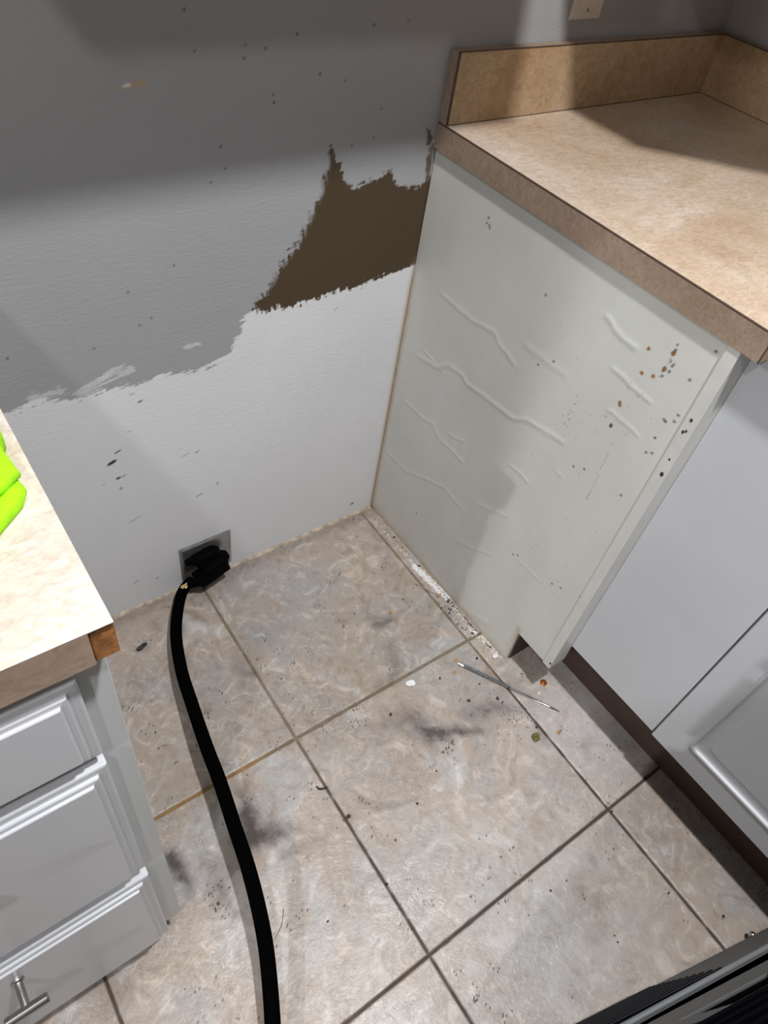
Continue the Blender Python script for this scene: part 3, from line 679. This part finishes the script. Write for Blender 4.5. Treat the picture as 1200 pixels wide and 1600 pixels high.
for z in (0.925, 0.955, 0.985, 1.015, 1.045): tube(bm, [(-0.33, -0.001, z), (0.36, -0.001, z)], 0.004, 8)
obj('vent_ribs', bm, M_BLACKM, rg, smooth=True)
bm = bmesh.new(); box(bm, -0.34, 0.366, -0.64, 0.0, 0.9005, 0.915)
obj('cooktop', bm, M_BLACKM, rg, bevel=0.003)
bm = bmesh.new(); box(bm, -0.34, 0.366, -0.05, -0.006, 0.9155, 1.09)
obj('backguard', bm, M_RANGE, rg)
obj('oven_door', boxes((-0.335, 0.36, -0.67, -0.641, 0.22, 0.80)), M_BLACKM, rg, bevel=0.004)
bm = bmesh.new(); tube(bm, [(-0.28, -0.71, 0.76), (0.31, -0.71, 0.76)], 0.010, 12); box(bm, -0.25, -0.235, -0.71, -0.67, 0.752, 0.768); box(bm, 0.265, 0.28, -0.71, -0.67, 0.752, 0.768)
obj('oven_handle', bm, M_RANGEL, rg)
for x, y in ((-0.30, -0.05), (0.33, -0.05), (-0.30, -0.58), (0.33, -0.58)):
    bm = bmesh.new(); tube(bm, [(x, y, 0.0), (x, y, 0.008), (x, y, 0.009), (x, y, 0.045)], [0.018, 0.018, 0.008, 0.008], 12); obj('leg', bm, M_BLACKM, rg)
bm = bmesh.new(); bmesh.ops.create_uvsphere(bm, u_segments=12, v_segments=8, radius=0.006, matrix=Matrix.Translation((0.362, 0.001, 0.022)))
obj('screw', bm, M_CHROME, rg, smooth=True)

# ================================================================== POWER CORD AND RECEPTACLE
sp_ = thing('receptacle', 'square steel range receptacle plate low on the back wall behind the plug', 'outlet', (-0.445, 0, 0.082))
bm = bmesh.new()
for (sx, sz, y) in ((0.0585, 0.052, 0.0), (0.0585, 0.052, -0.0025), (0.054, 0.0475, -0.0055)):
    pass
def bevel_plate(cx, cz, hx, hz, d, ins):
    bm = bmesh.new(); loops = []
    for a_, y in ((0, -0.0002), (0, -d * 0.4), (ins, -d)):
        loops.append([bm.verts.new((cx + sx * (hx - a_), y, cz + sz * (hz - a_))) for sx, sz in ((-1, -1), (1, -1), (1, 1), (-1, 1))])
    for a_, b_ in zip(loops, loops[1:]):
        for k_ in range(4): bm.faces.new((a_[k_], a_[(k_ + 1) % 4], b_[(k_ + 1) % 4], b_[k_]))
    bm.faces.new(loops[-1]); bm.faces.new(loops[0][::-1]); return bm
obj('cover_plate', bevel_plate(0, -0.004, 0.0585, 0.0535, 0.006, 0.0045), M_STEEL, sp_)
bm = bmesh.new(); tube(bm, [(0, -0.005, 0.0), (0, -0.012, 0.0)], [0.031, 0.029], 28); obj('socket_face', bm, M_PLUG, sp_)

cord = thing('power_cord', 'thick black range cord curving over the tiles from its wall plug', 'cord', (-0.47, -0.03, 0.05))
def CD(o): o.matrix_parent_inverse = Matrix.Translation((0.47, 0.03, -0.05)); return o
P0 = [(-0.4853, -0.0108, 0.0300), (-0.5230, -0.0378, 0.0300), (-0.5707, -0.1187, 0.0400), (-0.6016, -0.2121, 0.0550), (-0.6184, -0.2970, 0.0700), (-0.6339, -0.3876, 0.0820), (-0.6434, -0.4582, 0.0880), (-0.6568, -0.5370, 0.0880), (-0.6668, -0.5993, 0.0840), (-0.6790, -0.6551, 0.0760), (-0.6936, -0.7059, 0.0660), (-0.7114, -0.7517, 0.0560), (-0.7339, -0.8013, 0.0480), (-0.7664, -0.8662, 0.0400), (-0.7916, -0.9526, 0.0400), (-0.7792, -1.0473, 0.0550)]
pts = catmull(P0, 8)
bm = bmesh.new(); tube(bm, pts, 0.0118, 16, 0.62)
CD(obj('cable', bm, M_CORD, cord, smooth=True))
# moulded plug: body, hooded top, strain relief, bare ground wires
bm = bmesh.new()
def lump(c, r, sc, rot=(0, 0, 0)):
    from mathutils import Euler
    mt = Matrix.Translation(c) @ Euler(rot).to_matrix().to_4x4() @ Matrix.Diagonal((sc[0], sc[1], sc[2], 1))
    bmesh.ops.create_cube(bm, size=2 * r, matrix=mt)
lump((-0.452, -0.022, 0.100), 0.030, (0.92, 0.40, 0.62), (0, math.radians(-3), 0))
lump((-0.486, -0.019, 0.104), 0.012, (1.3, 0.55, 0.85))
lump((-0.438, -0.030, 0.068), 0.024, (1.05, 0.78, 0.85), (0, math.radians(-20), 0))
lump((-0.462, -0.032, 0.056), 0.022, (1.1, 0.85, 0.75), (0, math.radians(-25), 0))
lump((-0.424, -0.026, 0.078), 0.016, (0.9, 0.8, 1.3), (0, math.radians(25), 0))
o = CD(obj('plug', bm, M_PLUG, cord, smooth=True))
md = o.modifiers.new('remesh', 'REMESH'); md.mode = 'VOXEL'; md.voxel_size = 0.0025; md.use_smooth_shade = True
md = o.modifiers.new('smooth', 'SMOOTH'); md.factor = 0.9; md.iterations = 25
bm = bmesh.new(); tube(bm, [(-0.462, -0.036, 0.055), (-0.480, -0.032, 0.045), (-0.499, -0.026, 0.036)], [0.017, 0.014, 0.009], 14, 0.9)
CD(obj('strain_relief', bm, M_PLUG, cord, smooth=True))
for q in range(5):
    a_ = q * 1.25; c, s = math.cos(a_) * 0.0055, math.sin(a_) * 0.004
    A = Vector(P0[1]); bm = bmesh.new()
    tube(bm, catmull([(-0.498 + c, -0.026 + s, 0.037), (-0.507 + c * 1.3, -0.024 + s, 0.036), tuple(Vector(P0[1]) + Vector((c * 0.8, s + 0.004, 0)))], 4), 0.0016, 8)
    CD(obj('wire_strand', bm, M_BRASS, cord, smooth=True))

# ---- outlet above the backsplash
ot = thing('wall_outlet', 'off-white duplex outlet on the wall above the beige backsplash', 'outlet', (0.272, 0, 1.103))
obj('cover_plate', bevel_plate(0, 0, 0.0355, 0.0575, 0.0055, 0.003), M_PLATE, ot)
for dz in (-0.0195, 0.0195):
    bm = bmesh.new(); box(bm, -0.0165, 0.0165, -0.0072, -0.0050, dz - 0.0135, dz + 0.0135)
    f = obj('socket', bm, M_PLATE, ot, bevel=0.002)
    bm = bmesh.new(); box(bm, -0.0078, -0.0055, -0.0076, -0.0070, dz - 0.001, dz + 0.0075); box(bm, 0.0055, 0.0078, -0.0076, -0.0070, dz - 0.000, dz + 0.0070)
    tube(bm, [(0, -0.0070, dz - 0.007), (0, -0.0076, dz - 0.007)], 0.0026, 12)
    obj('slots', bm, M_DARKSLOT, f)
bm = bmesh.new(); tube(bm, [(0, -0.0050, -0.0440), (0, -0.0066, -0.0440)], 0.0028, 12); obj('screw', bm, M_STEEL, ot)

# ================================================================== SMALL THINGS
# green cloth on the left worktop
def cloth_h(u, v):
    return 0.010 + 0.006 * np.sin(u * 60 + v * 25) * 0.5 + 0.006 * (fbm(u * 22 + 3, v * 22, 81) - 0.4)
gr = thing('microfibre_cloth', 'crumpled lime green cloth lying on the pale left worktop', 'cloth', (-0.85, -0.5, 0.914))
def cloth_layer(name, poly, zb, th, seed):
    # rounded outline, domed top with folds
    P = [Vector((p[0], p[1], 0)) for p in poly]; c = sum(P, Vector()) / len(P); ring = []
    for i in range(len(P)):
        for k_ in range(8): ring.append(P[i].lerp(P[(i + 1) % len(P)], k_ / 8))
    n = len(ring); bm = bmesh.new(); rows = []
    for s, z in ((1.0, 0.0), (1.012, 0.3), (1.0, 0.8), (0.965, 1.0), (0.85, 1.05), (0.7, 1.0), (0.5, 1.1), (0.25, 1.05), (0.08, 1.1)):
        row = []
        for q in ring:
            p = c + (q - c) * s
            hh = th * z * (1 + 0.5 * (float(fbm(np.array([p.x * 45]), np.array([p.y * 45]), seed)[0]) - 0.5)) if z > 0 else 0
            row.append(bm.verts.new((p.x + 0.85, p.y + 0.5, zb + hh)))
        rows.append(row)
    for a_, b_ in zip(rows, rows[1:]):
        for k_ in range(n): bm.faces.new((a_[k_], a_[(k_ + 1) % n], b_[(k_ + 1) % n], b_[k_]))
    bm.faces.new(rows[-1]); bm.faces.new(rows[0][::-1])
    return obj(name, bm, M_LIME, gr, smooth=True)
cloth_layer('lower_fold', [(-0.7854, -0.4993), (-0.7920, -0.5120), (-0.8127, -0.5297), (-0.87, -0.60), (-0.98, -0.58), (-0.98, -0.44), (-0.88, -0.43), (-0.8021, -0.4706), (-0.7891, -0.4796)], 0.0005, 0.010, 83)
cloth_layer('upper_fold', [(-0.7850, -0.4922), (-0.8008, -0.5038), (-0.86, -0.53), (-0.95, -0.53), (-0.96, -0.42), (-0.88, -0.40), (-0.8003, -0.4564), (-0.7887, -0.4601)], 0.0112, 0.009, 84)
cloth_layer('curled_hem', [(-0.7834, -0.4456), (-0.7901, -0.4617), (-0.8041, -0.4621), (-0.86, -0.43), (-0.84, -0.39), (-0.7866, -0.4278)], 0.0005, 0.020, 85)

# slim metal rod
A = Vector((-0.0912, -0.4720, 0.0045)); B = Vector((0.0214, -0.6695, 0.0018))
rod = thing('metal_rod', 'slim silver metal rod with a ridged thicker end lying beside the cabinet', 'tool', tuple(A))
dirn = (B - A); ln_ = dirn.length; dn = dirn.normalized()
bm = bmesh.new(); ps, rs = [], []
N = 60
for i in range(N + 1):
    t_ = i / N; ps.append(dn * (ln_ * 0.50 * t_)); rs.append(0.0038 if i < 5 else (0.0040 if i % 2 else 0.0033))
tube(bm, ps, rs, 12); g_ = obj('grip', bm, M_GRIPM, rod); g_['label'] = 'ridged dull grey grip'
bm = bmesh.new(); tube(bm, [dn * (-0.003), dn * 0.010], [0.0036, 0.0042], 12); obj('end_cap', bm, M_CHROME, rod)
bm = bmesh.new(); tube(bm, [dn * (ln_ * 0.5), dn * (ln_ * 0.9), dn * ln_], [0.0026, 0.0022, 0.0012], 12); g_ = obj('shaft', bm, M_CHROME, rod, smooth=True); g_['label'] = 'thin shiny shaft'

def chip(name, label, cat, p, sx, sy, sz, rot, mat, seed=0, group=None, sub=2):
    bm = bmesh.new(); bmesh.ops.create_icosphere(bm, subdivisions=sub, radius=1.0)
    r = random.Random(seed)
    for v in bm.verts: v.co *= 0.75 + 0.5 * r.random()
    zmin = min(v.co.z for v in bm.verts)
    M = Matrix.Rotation(rot, 4, 'Z') @ Matrix.Diagonal((sx, sy, sz, 1)) @ Matrix.Translation((0, 0, -zmin))
    bm.transform(M); o = obj(name, bm, mat, None, smooth=False); o.location = (p[0], p[1], 0.0); tag(o, label, cat, group); return o
chip('black_chip', 'curled black chip on the tile left of the cord', 'chip', (-0.6390, -0.0969), 0.0125, 0.0055, 0.003, 0.25, M_BLACKCHIP, 1)
chip('white_chip', 'white plaster flake beside the grout line left of the metal rod', 'chip', (-0.2095, -0.4523), 0.011, 0.0075, 0.0020, -0.4, M_CRUMBW, 2)
# copper-coloured cap: ring with a domed middle
bm = bmesh.new(); tube(bm, [(0, 0, 0), (0, 0, 0.0012), (0, 0, 0.003), (0, 0, 0.0036)], [0.0070, 0.0078, 0.0070, 0.0050], 24)
cp = obj('copper_cap', bm, M_COPPER, None, smooth=False, bevel=0.0005); cp.location = (*(0.0402, -0.6021), 0.0); tag(cp, 'round copper-coloured cap on the tile in front of the toe kick', 'cap')
bm = bmesh.new(); tube(bm, [(0, 0, 0.0034), (0.0002, 0, 0.0046)], [0.0032, 0.0022], 16); obj('stud', bm, M_COPPER, cp)
chip('amber_bead', 'amber bead touching the upper end of the metal rod', 'bead', (-0.0920, -0.4613), 0.0036, 0.0036, 0.0022, 0, M_AMBER, 3)
chip('amber_bead', 'amber bead a little below the upper end of the metal rod', 'bead', (-0.1122, -0.4815), 0.0034, 0.0030, 0.0022, 0, M_AMBER, 4)
chip('amber_bead', 'amber bead on the tile right of the olive fluff ball', 'bead', (-0.0125, -0.7020), 0.0036, 0.0032, 0.0024, 0, M_AMBER, 5)
chip('amber_bead', 'amber bead beside the small grey smudge on the back tile', 'bead', (-0.1431, -0.2889), 0.0038, 0.0034, 0.0024, 0, M_AMBER, 6)
chip('amber_bead', 'amber bead in the white powder beside the side panel', 'bead', (-0.0190, -0.3083), 0.0042, 0.0038, 0.0028, 0, M_AMBER, 7)
chip('brown_pellet', 'dark brown pellet sitting in the grout below the curled twig', 'crumb', (-0.4681, -0.6075), 0.0042, 0.0038, 0.003, 0, M_CRUMB, 8)
chip('white_crumb', 'small white crumb beside the copper-coloured cap', 'crumb', (0.0145, -0.6146), 0.0030, 0.0026, 0.002, 0, M_CRUMBW, 9)
chip('white_crumb', 'white plaster lump at the foot of the side panel corner', 'crumb', (-0.0096, -0.4978), 0.0085, 0.0055, 0.004, 0.4, M_CRUMBW, 10)
# olive fluff ball
bm = bmesh.new(); bmesh.ops.create_icosphere(bm, subdivisions=3, radius=0.0085); r = random.Random(4)
for v in bm.verts: v.co *= 0.55 + 0.75 * r.random(); v.co.z = v.co.z * 0.6 + 0.005
o = obj('fluff_ball', bm, M_MOSS); o.location = (*(-0.0619, -0.6841), 0.0); tag(o, 'small olive green fluff ball on the tile below the metal rod', 'fluff')
# curled twig
def twig(name, label, px, h, r, mat, cat='twig'):
    bm = bmesh.new(); P = [Vector((q[0], q[1], h)) for q in px]; c = P[0].copy()
    pts = catmull([p - c for p in P], 6); n = len(pts); tube(bm, pts, [r * (1.3 - abs(2 * i / n - 1) * 0.6) for i in range(n)], 8)
    o = obj(name, bm, mat, None, smooth=True); o.location = c; return tag(o, label, cat)
twig('twig', 'short dark curled twig lying across the grout line', [(-0.4876, -0.5294), (-0.4861, -0.5360), (-0.4802, -0.5398), (-0.4719, -0.5422)], 0.0022, 0.0016, M_BLACKCHIP)
twig('straw', 'thin tan straw on the tile near the side panel powder', [(-0.0588, -0.2288), (-0.0395, -0.2611), (-0.0282, -0.2885), (-0.0135, -0.3136)], 0.0018, 0.0007, M_CAULK, 'straw')
twig('hair_strand', 'fine dark hair on the tile right of the cord', [(-0.6749, -0.7031), (-0.6534, -0.6902), (-0.6391, -0.6717)], 0.0008, 0.0004, M_BLACKCHIP, 'hair')
# individual larger crumbs
CR = [((-0.0846, -0.0680), 0.004), ((-0.0053, -0.1142), 0.007), ((-0.0051, -0.2161), 0.006), ((-0.0083, -0.3310), 0.008), ((-0.0177, -0.3520), 0.007), ((-0.0147, -0.4267), 0.007), ((-0.0475, -0.4806), 0.006), ((-0.0832, -0.5308), 0.005), ((-0.1482, -0.4756), 0.007), ((-0.1283, -0.5479), 0.008), ((-0.0725, -0.5769), 0.007), ((-0.0680, -0.5882), 0.004), ((-0.0789, -0.5594), 0.003), ((0.0134, -0.5609), 0.004), ((-0.0452, -0.6687), 0.005), ((-0.2862, -0.4872), 0.008), ((-0.0689, -0.3735), 0.0035), ((-0.0562, -0.3195), 0.0035), ((-0.0351, -0.2252), 0.003), ((-0.0656, -0.1577), 0.003), ((-0.3393, -0.4799), 0.003), ((-0.4188, -0.6869), 0.005), ((-0.4743, -0.7366), 0.005), ((-0.2378, -0.9053), 0.005), ((-0.0580, -1.0294), 0.006), ((-0.2972, -0.9113), 0.003), ((-0.5885, -0.7281), 0.004), ((-0.7242, -0.6071), 0.006), ((-0.6542, -0.5586), 0.0035), ((-0.4959, -0.6121), 0.003), ((-0.0020, -1.1110), 0.005), ((-0.0372, -0.8728), 0.005), ((-0.4661, -0.3730), 0.0035), ((-0.4696, -0.2190), 0.003), ((-0.4702, -0.2637), 0.003), ((-0.4176, -0.1979), 0.003), ((-0.6892, -0.2811), 0.005), ((-0.6865, -0.2662), 0.0035), ((-0.0617, -0.0025), 0.005), ((-0.0617, -0.0170), 0.004), ((-0.5800, -0.4112), 0.003), ((-0.5837, -0.4431), 0.0035), ((-0.2777, -0.6282), 0.004), ((-0.3467, -0.6571), 0.006), ((-0.4222, -0.6087), 0.004), ((0.0561, -0.7200), 0.003), ((-0.1929, -1.0185), 0.003), ((-0.1955, -1.0283), 0.004), ((-0.8180, -0.6837), 0.003), ((-0.8064, -0.5768), 0.004)]

protos = []
for q in range(4):
    bm = bmesh.new(); bmesh.ops.create_icosphere(bm, subdivisions=1, radius=0.5); r = random.Random(90 + q)
    for v in bm.verts: v.co *= 0.7 + 0.6 * r.random()
    zm = min(v.co.z for v in bm.verts)
    for v in bm.verts: v.co.z = (v.co.z - zm) * 0.6; v.co.y *= 0.55 + 0.15 * q
    me = bpy.data.meshes.new('crumb'); bm.to_mesh(me); bm.free(); me.materials.append(M_CRUMB if q % 2 else M_BLACKCHIP); protos.append(me)
OWN = {1: 'dark chip against the foot of the side panel nearest the back wall', 3: 'dark chip against the side panel at the end of the white plaster dust', 5: 'dark chip where the grout line meets the foot of the side panel',
       7: 'dark chip lying just below the middle of the metal rod', 6: 'dark chip between the upper end of the metal rod and the side panel', 8: 'long dark chip on the tile left of the metal rod', 9: 'dark chip on the tile just above the grey scuff right of centre',
       10: 'dark flat chip below the metal rod at the right end of the scuff', 14: 'dark chip touching the olive green fluff ball', 15: 'dark chip at the left end of the big grey scuff', 24: 'dark chip near the range on the tile beside the right cabinet', 27: 'dark chip in the gritty patch left of the cord'}
for i, (p, sz) in enumerate(CR):
    o = bpy.data.objects.new('crumb', protos[i % 4]); COL.objects.link(o)
    o.location = (p[0], p[1], 0.0); o.rotation_euler = (0, 0, i * 1.7); o.scale = (sz, sz, sz)
    if i in OWN: o.name = 'dark_chip'; tag(o, OWN[i], 'chip')
    else: tag(o, 'tiny dark crumb lying loose on the floor tiles', 'crumb', 'dark crumbs on the floor tiles')
# fine grit swept against the panel foot and on the scuffed tile: too many to count
bm = bmesh.new(); r = random.Random(21)
def grit(a, b, n, spread, smin, smax):
    for _ in range(n):
        t = r.random(); x = a[0] + (b[0] - a[0]) * t + r.gauss(0, spread); y = a[1] + (b[1] - a[1]) * t + r.gauss(0, spread); s = smin + (smax - smin) * r.random() ** 3
        if x > -0.001 and y > -0.515: x = -0.002 - abs(x) * 0.3
        if x > 0.09: x = 0.18 - x
        M = Matrix.Translation((x, y, s * 0.25)) @ Matrix.Rotation(r.random() * 3.1, 4, 'Z') @ Matrix.Diagonal((s, s * 0.6, s * 0.5, 1))
        bmesh.ops.create_icosphere(bm, subdivisions=1, radius=0.5, matrix=M)
grit((-0.0112, -0.0397), (0.0073, -0.5153), 260, 0.004, 0.0010, 0.0040)
grit((-0.0044, -0.3022), (0.0002, -0.5018), 220, 0.004, 0.0010, 0.0045)
grit((-0.0270, -0.3304), (-0.0258, -0.4105), 60, 0.006, 0.0015, 0.0055)
grit((-0.1560, -0.5559), (-0.0554, -0.6345), 60, 0.010, 0.0010, 0.0032)
grit((-0.2220, -0.5952), (-0.1957, -0.6038), 18, 0.006, 0.0010, 0.0028)
grit((-0.7063, -0.5692), (-0.7147, -0.6269), 40, 0.010, 0.0010, 0.0034)
grit((-0.0495, -0.6381), (-0.0449, -0.6818), 16, 0.006, 0.0010, 0.0030)
grit((-0.5337, -0.3854), (-0.0816, -0.8186), 60, 0.12, 0.0010, 0.0024)
o = obj('floor_grit', bm, M_CRUMB); tag(o, 'fine brown grit swept along the foot of the side panel', 'grit'); o['kind'] = 'stuff'
bm = bmesh.new(); r = random.Random(22)
grit((-0.0150, -0.2214), (0.0004, -0.3154), 240, 0.0050, 0.0010, 0.0040)
grit((-0.0186, -0.4244), (0.0063, -0.5036), 140, 0.004, 0.0010, 0.0040)
o = obj('plaster_dust', bm, M_CRUMBW); tag(o, 'white crumbled plaster dust along the foot of the side panel', 'dust'); o['kind'] = 'stuff'

# ================================================================== ABOVE AND BEHIND THE VIEW
def upper(name, label, x0, x1, y0, y1, z0, z1, nd, axis_='y'):
    t = thing(name, label, 'cabinet', ((x0 + x1) / 2, (y0 + y1) / 2, z0)); c = Vector(t.location)
    def K(o): o.matrix_parent_inverse = Matrix.Translation(-c); return o
    K(obj('body', boxes((x0, x1, y0 + 0.02, y1, z0, z1)), M_UPPER, t, bevel=0.001))
    w_ = (x1 - x0) / nd
    for i in range(nd):
        bm = bmesh.new(); frame_profile(bm, x0 + i * w_ + 0.004, x0 + (i + 1) * w_ - 0.004, z0 + 0.004, z1 - 0.004, [(0, y0 + 0.0195), (0, y0 + 0.003), (0.003, y0), (0.05, y0), (0.056, y0 + 0.006), (0.07, y0 + 0.006)])
        d = K(obj('door', bm, M_UPPER, t)); bm = bmesh.new(); tube(bm, [(x0 + (i + 0.85) * w_, y0 + 0.002, z0 + 0.06), (x0 + (i + 0.85) * w_, y0 - 0.022, z0 + 0.06)], [0.005, 0.009], 12); h = obj('handle', bm, M_NICKEL, d)
    return t
cc = thing('wall_cabinet', 'white diagonal corner wall cabinet above the beige worktop', 'cabinet', (0.40, -0.25, 1.37))
def CC(o): o.matrix_parent_inverse = Matrix.Translation((-0.40, 0.25, -1.37)); return o
bm = bmesh.new(); prism(bm, [(0.088, -0.001), (0.088, -0.415), (0.36, -0.687), (0.688, -0.687), (0.688, -0.001)], 'z', 1.37, 2.13); CC(obj('body', bm, M_UPPER, cc, bevel=0.001))
bm = bmesh.new(); frame_profile(bm, 0.004, 0.380, 1.375, 2.125, [(0, 0.0), (0, -0.016), (0.003, -0.019), (0.05, -0.019), (0.056, -0.013), (0.07, -0.013)])
bm.transform(Matrix.Translation((0.088, -0.416, 0)) @ Matrix.Rotation(-math.pi / 4, 4, 'Z')); CC(obj('door', bm, M_UPPER, cc))
rc = thing('wall_cabinet', 'white wall cabinet above the right end of the beige worktop', 'cabinet', (0.52, -1.2, 1.37))
def RC(o): o.matrix_parent_inverse = Matrix.Translation((-0.52, 1.2, -1.37)); return o
RC(obj('body', boxes((0.38, 0.688, -1.85, -0.690, 1.37, 2.13)), M_UPPER, rc, bevel=0.001))
for y0, y1 in ((-1.84, -1.235), (-1.23, -0.72)):
    RC(obj('door', boxes((0.36, 0.379, y0, y1, 1.375, 2.125)), M_UPPER, rc, bevel=0.003))
hd = thing('range_hood', 'white under-cabinet range hood over the empty range gap', 'hood', (-0.385, -0.16, 1.37))
bm = bmesh.new(); prism(bm, [(-0.001, 1.37), (-0.33, 1.37), (-0.33, 1.40), (-0.30, 1.52), (-0.001, 1.52)], 'x', -0.766, -0.0125)
o = obj('canopy', bm, M_APPL, hd, bevel=0.002); o.matrix_parent_inverse = Matrix.Translation((0.385, 0.16, -1.37))
upper('wall_cabinet', 'short white wall cabinet above the range hood', -0.766, 0.086, -0.33, -0.001, 1.525, 2.13, 2)
# added tall cabinet out of view; its edge blocks light from the side panel
pn = thing('light_blocker', 'added unseen tall white cabinet left of the worktop, shading the side panel', 'cabinet', (-2.42, -0.55, 0))
def PN(o): o.matrix_parent_inverse = Matrix.Translation((2.42, 0.55, 0)); return o
PX, PY = -2.02, -1.02
PN(obj('body', boxes((-2.80, PX, PY + 0.02, -0.005, 0.10, 2.25), (-2.80, PX, PY + 0.09, -0.005, 0.0, 0.10)), M_UPPER, pn, bevel=0.001))
for x0, x1 in ((-2.797, -2.412), (-2.408, -2.023)):
    for z0, z1 in ((0.12, 1.35), (1.36, 2.24)):
        bm = bmesh.new(); frame_profile(bm, x0, x1, z0, z1, [(0, PY + 0.0195), (0, PY + 0.003), (0.003, PY), (0.05, PY), (0.056, PY + 0.006), (0.07, PY + 0.006)])
        d = PN(obj('door', bm, M_UPPER, pn)); h = tknob(d); h.location = (x1 - 0.03 if x0 < -2.5 else x0 + 0.03, PY, z0 + 0.12 if z0 > 1 else z1 - 0.12)
# ceiling lights; the last is an extra lamp shining past the added cabinet
NMS = ['recessed ceiling light in front of the left worktop', 'recessed ceiling light in front of the range hood', 'added ceiling light out of view at the left, brightening the side panel']
for (x, y, wt, dia), nm in zip(CANS, NMS):
    t = thing('ceiling_light', 'round white ' + nm, 'lamp', (x, y, CEIL))
    bm = bmesh.new(); n = 28; rr2 = [(dia / 2, -0.002), (dia / 2 + 0.004, -0.008), (dia / 2 + 0.022, -0.006), (dia / 2 + 0.024, 0.0)]
    rings = [[bm.verts.new((a_ * math.cos(k_ * 2 * math.pi / n), a_ * math.sin(k_ * 2 * math.pi / n), z)) for k_ in range(n)] for a_, z in rr2]
    for a_, b_ in zip(rings, rings[1:]):
        for k_ in range(n): bm.faces.new((a_[k_], a_[(k_ + 1) % n], b_[(k_ + 1) % n], b_[k_]))
    obj('trim_ring', bm, M_APPL, t, smooth=True)
    bm = bmesh.new(); bmesh.ops.create_circle(bm, cap_ends=True, segments=28, radius=dia / 2, matrix=Matrix.Translation((0, 0, -0.0015))); obj('lens', bm, M_LAMP, t)
    ld = bpy.data.lights.new('ceiling_lamp', 'AREA'); ld.shape = 'DISK'; ld.size = dia; ld.energy = wt; ld.color = LAMP_COLOR
    lo_ = bpy.data.objects.new('ceiling_lamp', ld); COL.objects.link(lo_); lo_.parent = t; lo_.location = (0, 0, -0.012)
